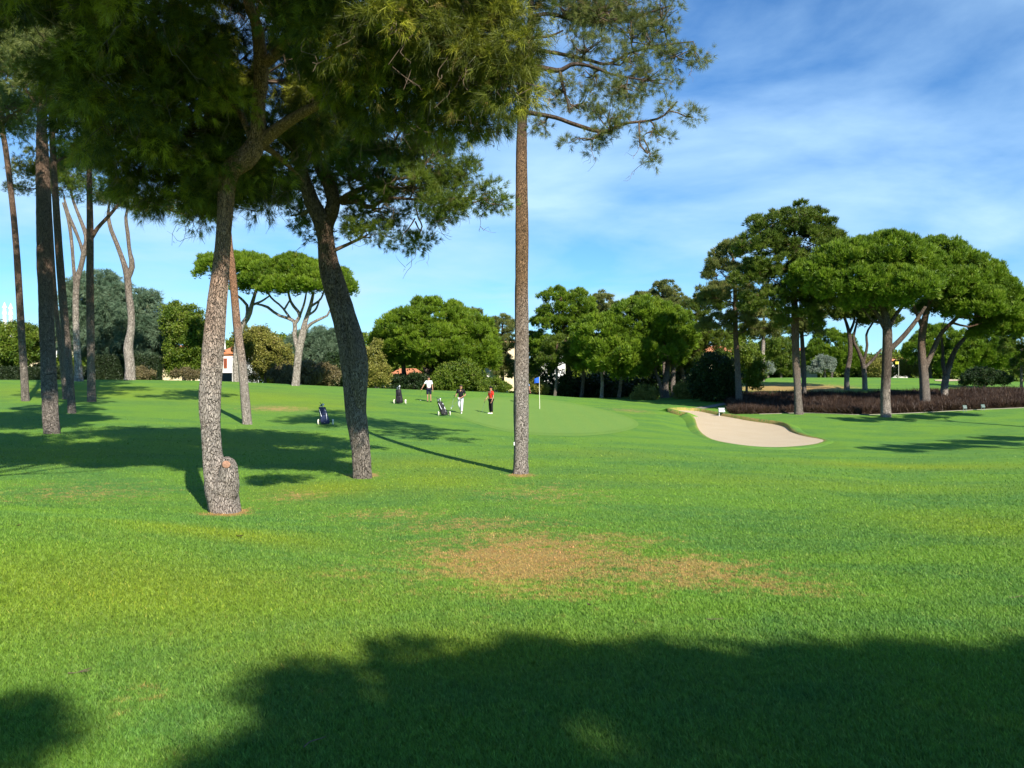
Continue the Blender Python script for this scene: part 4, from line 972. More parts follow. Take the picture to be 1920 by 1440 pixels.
shr = [
    ("shrub", "olive-yellow tall shrub right of the slim leaning trunk", 84, (497, 718), [(490, 655, 36, 40, 2), (515, 670, 26, 38, 1.8), (475, 680, 24, 34, 1.6), (460, 640, 18, 24, 1.4)], 'l_olive', ST_LEAF),
    ("shrub", "blue-green feathery shrub behind the umbrella pine trunk", 92, (600, 722), [(590, 655, 46, 38, 2.6), (625, 660, 32, 36, 2.2), (560, 665, 30, 32, 2.0), (630, 690, 30, 28, 2.0)], 'l_blue', ST_FEATH),
    ("shrub", "olive-yellow shrub just right of the fused-stem pine", 84, (704, 726), [(702, 680, 20, 38, 1.8), (714, 700, 14, 22, 1.4), (695, 705, 16, 20, 1.4)], 'l_olive', ST_LEAF),
    ("shrub", "rusty brown low shrub at the foot of the umbrella pine", 80, (585, 722), [(583, 700, 28, 20, 1.6), (610, 705, 20, 16, 1.4), (540, 706, 20, 16, 1.4), (525, 708, 16, 12, 1.2)], 'l_rust', ST_LEAF),
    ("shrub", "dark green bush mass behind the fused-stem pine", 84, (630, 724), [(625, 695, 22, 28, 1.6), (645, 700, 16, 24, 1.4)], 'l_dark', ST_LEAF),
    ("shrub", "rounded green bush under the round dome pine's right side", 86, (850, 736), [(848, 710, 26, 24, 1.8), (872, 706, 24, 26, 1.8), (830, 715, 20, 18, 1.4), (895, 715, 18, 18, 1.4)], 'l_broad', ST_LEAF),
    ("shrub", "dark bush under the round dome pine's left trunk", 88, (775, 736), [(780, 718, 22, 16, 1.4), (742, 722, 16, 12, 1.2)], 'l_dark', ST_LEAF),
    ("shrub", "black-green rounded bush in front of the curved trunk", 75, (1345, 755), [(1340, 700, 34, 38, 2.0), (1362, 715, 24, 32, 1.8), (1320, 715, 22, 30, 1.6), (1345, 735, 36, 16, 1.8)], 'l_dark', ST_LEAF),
    ("shrub", "bright green bush behind the curved trunk", 84, (1400, 725), [(1400, 680, 26, 30, 1.8), (1375, 670, 24, 26, 1.6), (1412, 700, 16, 26, 1.4)], 'l_broad', ST_LEAF),
    ("shrub", "yellowish bush at the wood edge left of the forked trunks", 80, (1212, 757), [(1212, 740, 19, 16, 1.2), (1198, 748, 12, 9, .8)], 'l_olive', ST_BUSH),
    ("shrub", "dull green bush at the wood edge right of the forked trunks", 80, (1290, 757), [(1285, 738, 20, 20, 1.2), (1302, 745, 18, 14, 1.2)], 'l_olive', ST_BUSH),
    ("shrub", "round green tree-like bush on the far fairway", 122, (1560, 712), [(1560, 655, 40, 32, 3), (1535, 672, 26, 24, 2.4), (1590, 675, 26, 26, 2.4)], 'n_stone', ST_ROUND),
    ("shrub", "silver-grey bush beside the far fairway", 116, (1546, 708), [(1546, 684, 18, 16, 1.4), (1530, 692, 10, 9, .9)], 'l_silver', ST_BUSH),
    ("shrub", "small silver bush beside the pale straight trunk", 112, (1440, 708), [(1440, 693, 9, 12, .9)], 'l_silver', ST_BUSH),
    ("shrub", "olive bushy tree behind the silver bush", 124, (1465, 710), [(1465, 665, 26, 32, 2.4), (1485, 680, 18, 24, 2), (1448, 650, 20, 18, 2)], 'l_broad', ST_LEAF),
    ("shrub", "dark spreading bush right of the elbowed trunk", 86, (1845, 735), [(1845, 708, 30, 16, 1.8), (1870, 712, 20, 12, 1.4), (1822, 714, 16, 11, 1.2)], 'l_dark', ST_BUSH),
    ("shrub", "wide green bushy pine behind the elbowed trunk", 112, (1850, 720), [(1850, 660, 42, 32, 3.2), (1815, 655, 32, 30, 3), (1880, 670, 30, 26, 2.6), (1790, 680, 26, 20, 2.4)], 'n_stone', ST_ROUND),
    ("shrub", "green round-headed pine between the stout trunks", 116, (1745, 712), [(1760, 640, 32, 28, 3), (1725, 660, 26, 26, 2.6), (1785, 665, 24, 26, 2.4)], 'n_stone', ST_ROUND),
    ("shrub", "light green low bush left of the stout trunk's base", 120, (1705, 710), [(1705, 690, 26, 14, 2), (1680, 692, 18, 12, 1.6), (1640, 690, 24, 16, 2)], 'l_olive', ST_LEAF),
    ("shrub", "dark crown of a pine at the right frame edge", 84, (1915, 725), [(1915, 640, 36, 40, 2.6), (1935, 690, 30, 34, 2.4)], 'n_dark', ST_PINE),
    ("shrub", "dry brown bush right of the pale Y-forked trunk", 72, (268, 711), [(268, 702, 15, 9, .8), (280, 706, 8, 6, .6)], 'l_rust', ST_BUSH),
    ("shrub", "dry brown bush beside the burled pine trunk", 74, (345, 713), [(345, 703, 20, 8, .8), (365, 705, 12, 7, .7)], 'l_rust', ST_BUSH),
    ("shrub", "mixed green bush between the dark stems of the left stand", 78, (120, 714), [(118, 690, 20, 20, 1.2), (150, 695, 16, 18, 1.2), (80, 698, 16, 14, 1.0)], 'l_broad', ST_LEAF),
    ("shrub", "broad-leaved bush by the white sloping wall", 84, (910, 737), [(905, 727, 14, 9, .8), (930, 724, 16, 12, .9), (945, 728, 10, 9, .7)], 'l_broad', ST_BUSH),
    ("shrub", "yellow-green bush right of the tall straight trunk", 90, (1000, 742), [(1003, 720, 12, 12, .9), (1015, 728, 12, 10, .9)], 'l_olive', ST_BUSH),
]
def bush(name, lab, Y, base, lobes, leafm, style, seed):
    return build_tree(name, lab, "shrubs behind the course", float(Y), [[(base[0], base[1], 5), (base[0] + 1, lobes[0][1] + 4, 3.5), (lobes[0][0], lobes[0][1], 2)]],
                      lobes, style, M['bark_dark'], M[leafm], seed, cat="shrub", ring=7, limb_r=.04)
for q, (nm, lab, Y, b, lb, lm, sty) in enumerate(shr):
    bush(nm, lab, Y, b, lb, lm, sty, 100 + q)

# dark clipped hedge at the left boundary
def hedge(name, lab, u0, u1, v0, v1, Y, depth, leafm, seed):
    rng = np.random.default_rng(seed)
    a, b = P(u0, v1, Y), P(u1, v1, Y)
    h = (v1 - v0) / F * Y
    n = 9000
    t = rng.uniform(0, 1, n); side = rng.uniform(0, 1, n)
    z = rng.uniform(0, 1, n); d = rng.uniform(-.5, .5, n) * depth
    top = rng.uniform(0, 1, n) < .25; z[top] = rng.uniform(.9, 1.06, top.sum()); face = ~top
    d[face] = np.where(side[face] < .75, -.5, .5) * depth * rng.uniform(.85, 1.1, face.sum())
    x = a[0] + (b[0] - a[0]) * t; y = Y + d
    c = np.stack([x, y, ground(x, y) * 0 + a[2] - .3 + z * (h + .3)], 1)
    dd = unit(np.stack([rng.normal(0, .4, n), -np.ones(n), rng.normal(.4, .4, n)], 1))
    v, f, tt = leaves(rng, c, dd, 5, .16, .10, .1, np.clip(rng.normal(.4, .2, n), 0, 1))
    mb = MB(); mb.add(v, f, 0, tt)
    vv, ff = box_vf((a[0] + b[0]) / 2, Y, a[2] - .3 + (h + .3) / 2 - .05, abs(b[0] - a[0]) * .99, depth * .8, h + .2)
    mb.add(vv, ff, 0, 0.0)
    org = ((a[0] + b[0]) / 2, Y, a[2] - .3)
    return tag(mb.build(name, M[leafm], None, org), lab, "hedge")
hedge("hedge", "dark clipped hedge below the blue-green feathery tree", 176, 300, 671, 712, 78, 1.4, 'l_hedge', 201)

hedge("hedge", "low dark hedge at the far left behind the tall trunks", -30, 172, 692, 714, 74, 1.2, 'l_hedge', 202)
# far woods: one mass beyond everything that reads as separate trees
def woods(name, lab, specs, Y0, Y1, leafm, seed, L=.6, w=.35):
    rng = np.random.default_rng(seed)
    mb = MB()
    lobes = []
    for (u0, u1, v_top, v_bot, step) in specs:
        u = u0
        while u < u1:
            Y = rng.uniform(Y0, Y1)
            vt = v_top + rng.normal(0, (v_bot - v_top) * .12)
            rv = rng.uniform(.25, .42) * (v_bot - vt)
            for vv in np.arange(vt + rv, v_bot, rv * 1.3):
                lobes.append((P(u + rng.normal(0, step * .3), vv, Y), np.array([step * 1.1 / F * Y, 2.2, rv / F * Y])))
            u += step
    pc = puff_centres(rng, lobes, 1.0, 1.5, -.8, (.7, 1.05))
    n, m = len(pc), 26
    q = unit(rng.normal(0, 1, (n, m, 3)) + .4 * np.array([0, 0, 1]) + .7 * pc[:, None, 3:6])
    c = (pc[:, None, :3] + q * rng.uniform(.4, 1.0, (n, m, 1))).reshape(-1, 3)
    t = np.clip(np.repeat(rng.normal(.42, .2, n), m) + rng.normal(0, .12, n * m), 0, .95)
    v, f, tt = leaves(rng, c, q.reshape(-1, 3), 3, L, w, .25, t)
    mb.add(v, f, 0, tt)
    return tag(mb.build(name, M[leafm]), lab, kind="stuff")
woods("far_woods", "dense far woods closing the view behind the course", [(-120, 440, 668, 720, 26), (440, 700, 640, 725, 24), (690, 1020, 668, 735, 24), (1020, 1420, 640, 745, 26), (1400, 2060, 668, 712, 26)], 128, 150, 'l_broad', 301)
woods("wood_shade_mass", "shadowed dark undergrowth between the wood's trunks", [(1015, 1330, 715, 757, 20), (700, 780, 712, 738, 18)], 92, 98, 'l_dark', 302, .4, .22)  # near-black leaves put in for the darkness inside the wood

# ------------------------------------------------------------------ trees outside the frame whose shadows reach into it
def shade_lobe(gx_, gy_, r, h):
    z = float(ground(gx_, gy_)); t = h / S[2]
    return (np.array([gx_, gy_, z]) + t * S, np.array([r, r, r * .8]))
def offscreen_tree(name, lab, base, lobes, style, leafm, seed, th_=0.22):
    rng = np.random.default_rng(seed)
    z = float(ground(*base)); root = empty(name, (base[0], base[1], z)); org = np.array(root.location)
    tag(root, lab, "tree", "pines outside the picture")
    c = np.mean([l[0] for l in lobes], 0)
    mb = MB()
    pts = np.array([[base[0], base[1], z - .1], [base[0] * .9 + c[0] * .1, base[1] * .9 + c[1] * .1, z + (c[2] - z) * .4], [base[0] * .5 + c[0] * .5, base[1] * .5 + c[1] * .5, z + (c[2] - z) * .8], c])
    mb.add(*tube(pts, np.array([th_ * 1.3, th_, th_ * .7, .06]), 12, 30, rng, .03))
    mb.build("trunk", M['bark'], root, org, smooth=True)
    bb, _ = crown(rng, lobes, style, org, root, M[leafm])
    nl = len(bb.f)
    for l, r in lobes:
        if r[0] > .37: limb_to(rng, bb, pts[2], .06, l, .012)
    bb.f = bb.f[:nl] + [(f, 1) for f, _ in bb.f[nl:]]
    bb.build("crown", [M[leafm], M['twig']], root, org)
ST_OFF = dict(ST_NEAR, k=12, w=.022, tufts=30, dens=1.75, pr=.36, shell=(.25, 1.05))
offscreen_tree("pine_tree", "pine standing behind the viewer whose crown shades the foreground turf", (9.0, -9.5),
    [shade_lobe(q[0], q[1] + (-.05 if q[1] > 4.05 else 0), q[2], q[3]) for q in [(0.55, 4.5, .34, 9), (0.2, 4.85, .16, 9), (0.95, 4.35, .4, 9.2), (-.35, 3.75, .36, 9), (-.75, 4.3, .2, 9), (-1.1, 4.5, .16, 9), (-.85, 3.4, .3, 9),
      (1.5, 4.3, .42, 9.2), (1.55, 4.95, .15, 9), (2.1, 4.55, .36, 9), (2.45, 5.0, .14, 9.2), (2.75, 4.35, .42, 9.5), (3.3, 4.6, .4, 9.3), (3.9, 4.1, .5, 9), (4.6, 4.3, .5, 9), (5.4, 4.0, .7, 9),
      (0.1, 3.4, .5, 9.4), (0.9, 3.4, .5, 9.6), (1.75, 3.3, .5, 9.4), (2.7, 3.3, .5, 9.6), (3.5, 3.1, .6, 9.4), (4.5, 2.9, .8, 9.4), (-.5, 2.7, .5, 9.3), (0.4, 2.2, .7, 9.6), (1.5, 2.0, .8, 9.4), (2.8, 2.0, .8, 9.8),
      (-.6, 1.9, .5, 9.2), (0.6, .9, .9, 9.6), (2.2, .8, .9, 9.6), (-.5, .6, .9, 9.2), (-.75, 3.9, .28, 9), (-.6, 3.2, .38, 9.1), (-.15, 2.9, .4, 9.2), (-.95, 3.0, .26, 9), (-.3, 4.1, .3, 9.1), (-2.35, 3.5, .3, 8.5), (-2.75, 3.15, .34, 8.5), (-2.4, 2.9, .3, 8.5), (-2.6, 3.95, .12, 8.5)]] + [shade_lobe(x_, 4.75 + .32 * math.sin(x_ * 7.3) + .2 * math.sin(x_ * 17), .07 + .05 * math.sin(x_ * 31) ** 2, 9 + .4 * math.sin(x_ * 3)) for x_ in np.arange(-.6, 4.6, .19)], ST_OFF, 'n_gold', 401)
offscreen_tree("pine_tree", "stone pine beyond the right edge shading the hollow beside the bunker", (29.5, 27.0),
    [shade_lobe(18.5, 39.0, 1.1, 8.5), shade_lobe(20.5, 40.3, 1.2, 8.5), shade_lobe(22.5, 41.2, 1.2, 8.7), shade_lobe(25, 42.2, 1.3, 8.7), shade_lobe(27.5, 44, 1.3, 8.8)], ST_OFF, 'n_stone', 402)
offscreen_tree("pine_tree", "pine past the right edge whose shade falls before the purple bed", (36.0, 44.0),
    [shade_lobe(24.5, 57.2, 1.2, 9), shade_lobe(27, 57.5, 1.3, 9), shade_lobe(30, 58.5, 1.4, 9), shade_lobe(33, 60, 1.4, 9)], ST_OFF, 'n_stone', 403)
offscreen_tree("pine_tree", "tall pine left of the viewer whose high crown shades the dark canopy", (-9.5, 4.0),
    [(np.array([x_ + .5 * math.sin(7 * x_ + y_), y_, z_]), np.array([1.05, .9, .75])) for x_ in (-8.2, -6.9, -5.5, -4.2, -3.0) for y_, z_ in ((9.6, 9.5), (9.0, 10.9), (8.7, 12.2))], ST_OFF, 'n_gold', 405)
offscreen_tree("pine_tree", "pine beyond the left edge adding to the broad shade under the near pines", (-14.0, 13.0),
    [(np.array(c), np.array(r)) for c, r in [((-10.0, 12.5, 10.6), (1.8, 1.6, 1.0)), ((-12.5, 13.5, 10.4), (2, 1.8, 1.2)), ((-11.5, 16, 12.2), (2, 1.8, 1.1)), ((-14.5, 15, 10.5), (2, 2, 1.3)), ((-13, 11, 9.4), (1.6, 1.4, 1.0)), ((-16, 12, 9.5), (1.8, 1.8, 1.2)), ((-12.8, 19, 11.4), (1.9, 1.7, 1.2)), ((-13.6, 18.4, 12.6), (2, 1.8, 1.3)), ((-11.3, 18.2, 13.2), (2, 1.8, 1.2)), ((-15.2, 20, 11), (2, 1.8, 1.2)), ((-13.2, 20.5, 14.6), (2, 1.8, 1.2))]], ST_OFF, 'n_gold', 404)
print("trees ok")

# ------------------------------------------------------------------ purple fountain grass bed
front = [(1372, 777), (1420, 776), (1500, 774), (1600, 777), (1680, 775), (1760, 771), (1840, 767), (1910, 764)]
fw = np.array([G(*p) for p in front])
fw = np.vstack([fw, fw[-1] + (fw[-1] - fw[-2]) * 1.3, fw[-1] + (fw[-1] - fw[-2]) * 2.6])
back = np.array([[p[0] * 1.22, p[1] * 1.25] for p in fw[:, :2]])
poly = [(p[0], p[1]) for p in fw[:, :2]] + [(p[0], p[1]) for p in back[::-1]]
o, _ = sheet("planting_bed", poly, M['soil'], 0.05, cuts=4, world=True)
tag(o, "dark soil of the planting bed under the pines", kind="structure")
rng = np.random.default_rng(77)
nb = 15000
s = rng.uniform(0, 1, nb) * (len(fw) - 1); si = np.minimum(s.astype(int), len(fw) - 2); st_ = (s - si)[:, None]
fp = fw[si, :2] * (1 - st_) + fw[si + 1, :2] * st_
tt_ = rng.uniform(0, 1, (nb, 1)) ** 1.3
bx = fp * (1 + tt_ * np.array([.22, .25]))
c = np.stack([bx[:, 0], bx[:, 1], ground(bx[:, 0], bx[:, 1]) + .05], 1)
dd = unit(np.stack([rng.normal(0, .25, nb), rng.normal(0, .25, nb), np.ones(nb)], 1))
clump = 0.5 + 0.5 * np.sin(bx[:, 0] * 1.3 + np.sin(bx[:, 1] * .9) * 2)
ck = (clump > rng.uniform(-.35, .75, nb)); c = c[ck]; dd = dd[ck]; clump = clump[ck]; nb = len(c); bx = bx[ck]
hs = .55 + .5 * clump + rng.normal(0, .12, nb); dd = dd * hs[:, None]
v, f, t = needles(rng, c, dd, 14, .66, .045, .45, .12, np.clip(rng.normal(.42, .2, nb) + .15 * (clump - .5), 0, 1))
mb = MB(); mb.add(v, f, 0, t)
tag(mb.build("fountain_grass", M['l_heather']), "purple-brown fountain grass filling the bed beneath the right pines", kind="stuff")
# kerb in front of the bed
kp = np.array([[p[0], p[1] - .35] for p in fw[1:, :2]])
kp = spline(kp, 60)
kr = []
for p, t in zip(kp, unit(np.gradient(kp, axis=0))):
    z = float(ground(*p)); nn = np.array([-t[1], t[0]])
    kr.append([[*(p - nn * .09), z - .05], [*(p - nn * .09), z + .035], [*(p + nn * .09), z + .035], [*(p + nn * .09), z - .05]])
kr = np.array(kr)
i = np.arange(len(kp) - 1)[:, None] * 4; j = np.arange(3)[None, :]
mb = MB(); mb.add(kr.reshape(-1, 3), np.stack([i + j, i + 4 + j, i + 5 + j, i + j + 1], -1).reshape(-1, 4))
tag(mb.build("kerb", M['stone']), "low pale stone kerb along the front of the planting bed", kind="structure")
# pale path stones left of the bed
o, _ = sheet("path", [(1292, 766), (1318, 763), (1345, 758), (1372, 754), (1374, 756.5), (1348, 762), (1320, 767), (1296, 769)], M['stone'], 0.04, cuts=2)
tag(o, "pale path crossing behind the bunker into the wood", kind="structure")

# ------------------------------------------------------------------ turf blades
rng = np.random.default_rng(9)
NBL = 1150000
NBX = int(NBL * 2.4)
inv = rng.uniform(1 / 38.0, 1 / 2.2, NBX)      # more blades close by
yb = 1 / inv
xb = rng.uniform(-1, 1, NBX) * (0.92 * yb + 1.6)
keep = rng.uniform(0, 1, NBX) < np.clip(yb / 5.0, .35, 1) * np.clip((38 - yb) / 26, 0, 1)
xb, yb = xb[keep][:NBL], yb[keep][:NBL]
n = len(xb)
zb = ground(xb, yb)
dryb = patches(xb, yb, DRYW)
H = (0.024 + 0.0011 * yb) * rng.uniform(.5, 1.25, n) * (1 - .35 * np.clip(dryb, 0, 1))
W = (0.0036 + 0.0009 * yb)
an = rng.uniform(0, 2 * np.pi, n)
lean = rng.normal(0, .55, (n, 2)) + [-.15, .1]
base = np.stack([xb, yb, zb - .003], 1)
sd = np.stack([np.cos(an), np.sin(an), np.zeros(n)], 1) * (W * .5)[:, None]
tip = base + np.stack([lean[:, 0], lean[:, 1], np.ones(n)], 1) * H[:, None]
v = np.stack([base - sd, base + sd, tip], 1).reshape(-1, 3)
tn = rng.uniform(0, .92, n); tn[rng.uniform(0, 1, n) < .012] = 1.0
mb = MB(); mb.add(v, np.arange(len(v)).reshape(-1, 3), 0, np.repeat(tn, 3))
tag(mb.build("grass", M['blade'], extra={"dry": np.repeat(dryb, 3), "yellow": np.repeat(patches(xb, yb, YELW), 3)}), "short mown grass blades of the foreground turf", kind="stuff")
print("grass ok", n)

# ------------------------------------------------------------------ houses beyond the boundary
def gable(mb, u0, u1, ve, vr, Y, d, hip=0.25):
    """a tiled roof with its ridge along the facade"""
    a, b = P(u0, ve, Y - .35), P(u1, ve, Y - .35)
    r = P((u0 + u1) / 2, vr, Y)[2]
    w = b[0] - a[0]; y0, y1 = Y - .35, Y + d + .35; ym = Y + d / 2
    v = np.array([[a[0], y0, a[2]], [b[0], y0, a[2]], [b[0], y1, a[2]], [a[0], y1, a[2]], [a[0] + hip * w, ym, r], [b[0] - hip * w, ym, r],
                  [a[0], y0, a[2] - .14], [b[0], y0, a[2] - .14], [b[0], y1, a[2] - .14], [a[0], y1, a[2] - .14]])
    mb.add(v, [[0, 1, 5, 4], [2, 3, 4, 5], [6, 7, 1, 0], [7, 8, 2, 1], [8, 9, 3, 2], [9, 6, 0, 3], [9, 8, 7, 6]])
    mb.add(v, [[1, 2, 5], [3, 0, 4]])
def wallbox(mb, u0, u1, v0, v1, Y, d, drop=1.5):
    a, b = P(u0, v1, Y), P(u1, v0, Y)
    z0 = a[2] - drop
    mb.add(*box_vf((a[0] + b[0]) / 2, Y + d / 2, (z0 + b[2]) / 2, b[0] - a[0], d, b[2] - z0))
def window(root, org, u0, u1, v0, v1, Y, shutter=None):
    a, b = P(u0, v1, Y), P(u1, v0, Y); w, h = b[0] - a[0], b[2] - a[2]; cx, cz = (a[0] + b[0]) / 2, (a[2] + b[2]) / 2
    mb = MB(); t = .09
    for (dx, dz, sx, sz) in ((-w / 2 + t / 2, 0, t, h), (w / 2 - t / 2, 0, t, h), (0, h / 2 - t / 2, w - 2 * t, t), (0, -h / 2 + t / 2, w - 2 * t, t), (0, 0, t * .6, h - 2 * t)):
        mb.add(*box_vf(cx + dx, Y - .05, cz + dz, sx, .12, sz))
    f = mb.build("window", M[shutter or 'white'], root, org)
    g = MB(); g.add(*box_vf(cx, Y - .015, cz, w - .02, .04, h - .02)); 
    p = g.build("pane", M['glass'], f, (0, 0, 0)); p.data.transform(__import__('mathutils').Matrix.Translation([-c for c in org]))
def house(name, lab, Y, walls, roofs, d=8.0, wallm='cream', wins=(), chims=(), shutter=None):
    u = (walls[0][0] + walls[0][1]) / 2; b = P(u, walls[0][3], Y)
    root = empty(name, (b[0], Y, b[2] - 1.5)); org = np.array(root.location)
    tag(root, lab, "house", "houses beyond the course")
    mb = MB()
    for w in walls: wallbox(mb, *w, Y, d)
    mb.build("wall", M[wallm], root, org)
    if roofs:
        mb = MB()
        for r in roofs: gable(mb, *r, Y, d)
        rf = mb.build("roof", M['roof'], root, org)
    for w in wins: window(root, org, *w, Y, shutter)
    for (cu_, v0, v1, w, dy) in chims:
        yy = Y + dy; c = P(cu_, v1, yy); h = (v1 - v0) / F * yy; r = w / 2 / F * yy
        v, f = lathe_vf([(r * 1.7, 0), (r * 1.35, h * .25), (r * 1.05, h * .4), (r * .95, h * .68), (r * 1.25, h * .70), (r * 1.25, h * .75), (r * .9, h * .77), (r * .9, h * .84), (r * 1.3, h * .86), (r * .6, h * .93), (0.01, h)], 12, c)
        mb = MB(); mb.add(v, f); mb.build("chimney", M['white'], root, org, smooth=False)
    return root
house("house", "cream house with orange roof and twin white turned chimneys at far left", 112, [(-50, 122, 632, 716)], [(30, 125, 634, 602), (-60, 28, 640, 606)], 9, 'cream', [(60, 72, 650, 675), (106, 116, 650, 675)], [(8.5, 566, 645, 6.5, -.6), (20, 568, 645, 6.5, -.6)])
house("house", "cream house glimpsed under the blue-green tree, with red shutter", 100, [(196, 404, 662, 712)], [(192, 408, 663, 645)], 7, 'cream', [(300, 309, 676, 692), (345, 356, 676, 692), (230, 242, 674, 690)], (), 'shutter')
house("house", "white house end with bottle chimney beside the slim leaning trunk", 94, [(416, 450, 668, 714)], [(412, 437, 661, 645)], 7, 'white', [(420, 426, 672, 690)], [(419, 617, 655, 5.5, -.4)], 'shutter')
house("house", "ochre house with terracotta roof behind the round dome pine", 114, [(728, 788, 702, 730)], [(726, 790, 703, 690)], 7, 'ochre', [(741, 747, 709, 720), (752, 757, 709, 720), (770, 778, 708, 722)])
house("house", "white villa behind the palm-like bushes left of the straight trunk", 106, [(886, 926, 690, 724)], [], 7, 'white', [(892, 898, 695, 708), (902, 910, 694, 710)])
house("house", "pinkish cream apartment seen through pines left of the straight trunk", 126, [(922, 968, 640, 715)], [(920, 970, 641, 634)], 8, 'cream', [(934, 938, 646, 653), (946, 950, 646, 653)])
house("house", "white house with orange roof line behind the upswept pine", 126, [(1012, 1060, 650, 715)], [(1010, 1062, 651, 642)], 8, 'white', [(1022, 1027, 656, 664), (1042, 1047, 656, 664)])
house("house", "low orange-roofed house behind the curved trunk", 126, [(1318, 1424, 657, 705)], [(1314, 1428, 658, 646)], 8, 'cream', [(1404, 1410, 662, 670)])
house("house", "white gabled house left of the bent pine on the far fairway", 126, [(1506, 1532, 659, 700)], [(1503, 1535, 660, 650)], 8, 'white', [(1511, 1515, 664, 671)])
house("house", "small pale-roofed house right of the stout trunk", 126, [(1672, 1702, 674, 700)], [(1669, 1706, 675, 663)], 8, 'white', [(1684, 1688, 678, 684)])
def slab(name, lab, cat, pts, Y, d, mat):
    f = np.array([P(u, v, Y) for u, v in pts]); n = len(pts)
    v = np.vstack([f, f + [0, d, 0]])
    org = (f[:, 0].mean(), Y, f[:, 2].min())
    bm = bmesh.new(); vs = [bm.verts.new(x - np.array(org)) for x in v]
    bm.faces.new(vs[:n]); bm.faces.new(vs[n:][::-1])
    for q in range(n): bm.faces.new((vs[q], vs[n + q], vs[n + (q + 1) % n], vs[(q + 1) % n]))
    bmesh.ops.recalc_face_normals(bm, faces=bm.faces)
    bmesh.ops.bevel(bm, geom=bm.edges[:], offset=.02, segments=1, affect='EDGES')
    me = bpy.data.meshes.new(name); bm.to_mesh(me); bm.free(); me.materials.append(mat)
    o = bpy.data.objects.new(name, me); COL.objects.link(o); o.location = org
    return tag(o, lab, cat)
slab("garden_wall", "white sloping stair wall behind the broad-leaved bush", "wall", [(918, 696), (926, 696), (953, 728), (953, 745), (914, 745)], 101, .5, M['white'])
slab("garden_wall", "dark grey low wall right of the burled pine trunk", "wall", [(404, 699), (433, 699), (433, 722), (404, 722)], 86, .4, M['grey'])
slab("garden_wall", "white boundary wall below the glossy green tree", "wall", [(372, 690), (404, 690), (404, 722), (372, 722)], 92, .3, M['white'])

# ------------------------------------------------------------------ golfers
C_SKIN = plain("skin", (0.42, 0.21, 0.13), 0.55, 0.3, var=.06)
C_HAIR = plain("dark_hair", (0.03, 0.02, 0.015), 0.6, 0.3)
def cloth(name, c): return plain(name, c, 0.85, 0.15, var=.08, scale=12)
C = dict(white=cloth("white_cotton", (0.80, 0.80, 0.80)), navy=cloth("navy_cloth", (0.012, 0.016, 0.035)), black=cloth("black_cloth", (0.012, 0.011, 0.014)), grey=cloth("pale_grey_trousers", (0.62, 0.62, 0.66)),
         red=cloth("red_cotton", (0.62, 0.035, 0.02)), blue=cloth("pale_blue_cotton", (0.30, 0.40, 0.68)), shoe_w=plain("white_leather", (0.78, 0.78, 0.76), .5, .4), shoe_b=plain("black_leather", (0.015, 0.015, 0.015), .4, .5),
         steel=plain("steel", (0.55, 0.56, 0.58), .25, .5, .9, .05), rubber=plain("black_rubber", (.02, .02, .02), .7, .2), cream=plain("cream_plastic", (0.78, 0.74, 0.58), .5, .4, var=.05),
         flag=plain("blue_flag_cloth", (0.02, 0.10, 0.55), .8, .2), sign=plain("green_sign_board", (0.01, 0.05, 0.035), .5, .4), paint=plain("white_paint", (.8, .8, .8), .5, .3, var=.03), sign_dim=plain("shaded_lettering", (.25, .30, .29), .6, .2), brown=cloth("maroon_cloth", (0.09, 0.015, 0.015)))  # sign_dim: white lettering darkened in colour to stand for shade
DG = None
def skin_mesh(name, chains, mat, parent, sub=1):
    """one continuous body surface grown on a skeleton; chains: lists of (x, y, z, r)"""
    me = bpy.data.meshes.new(name + "_bones"); bm = bmesh.new()
    lay = bm.verts.layers.skin.verify(); idx = {}
    for ch in chains:
        prev = None
        for q in ch:
            key = tuple(round(c, 4) for c in q[:3])
            if key not in idx:
                vv = bm.verts.new(q[:3]); idx[key] = vv
                r = q[3] if isinstance(q[3], tuple) else (q[3], q[3])
                vv[lay].radius = r
            vv = idx[key]
            if prev is not None and prev is not vv and bm.edges.get((prev, vv)) is None:
                bm.edges.new((prev, vv))
            prev = vv
    seen = set()
    for ch in chains:
        vv = idx[tuple(round(c, 4) for c in ch[0][:3])]
        comp = []; st = [vv]
        while st:
            x = st.pop()
            if x in seen: continue
            seen.add(x); comp.append(x)
            st += [e.other_vert(x) for e in x.link_edges]
        if comp: vv[lay].use_root = True
    bm.to_mesh(me); bm.free()
    ob = bpy.data.objects.new(name, me); COL.objects.link(ob)
    sk = ob.modifiers.new("skin", 'SKIN'); sk.use_smooth_shade = True
    sb = ob.modifiers.new("sub", 'SUBSURF'); sb.levels = sb.render_levels = sub
    bpy.context.view_layer.update()
    ev = ob.evaluated_get(bpy.context.evaluated_depsgraph_get())
    me2 = bpy.data.meshes.new_from_object(ev); me2.name = name
    ob.modifiers.clear(); ob.data = me2
    me2.materials.clear(); me2.materials.append(mat)
    for p in me2.polygons: p.use_smooth = True
    ob.parent = parent
    return ob
def lerp(a, b, t): return tuple(a[i] * (1 - t) + b[i] * t for i in range(3))
def fingers(hand, d, side):
    """four fingers and a thumb from the palm at hand, pointing along d"""
    d = unit(np.array(d)); s = unit(np.cross(d, [0, 1, 0.01])); o = []
    h = np.array(hand)
    for q, L in zip((-.03, -.01, .01, .03), (.065, .078, .072, .055)):
        a = h + d * .035 + s * q; b = a + d * L * .55 + [0, -.008, 0]; c = b + d * L * .4 + [0, -.022, 0]
        o.append([(*a, .010), (*b, .009), (*c, .007)])
    a = h + s * side * .032; b = a + s * side * .022 + d * .035 + [0, -.012, 0]
    o.append([(*a, .011), (*b, .009), (*(b + d * .028), .007)])
    return o
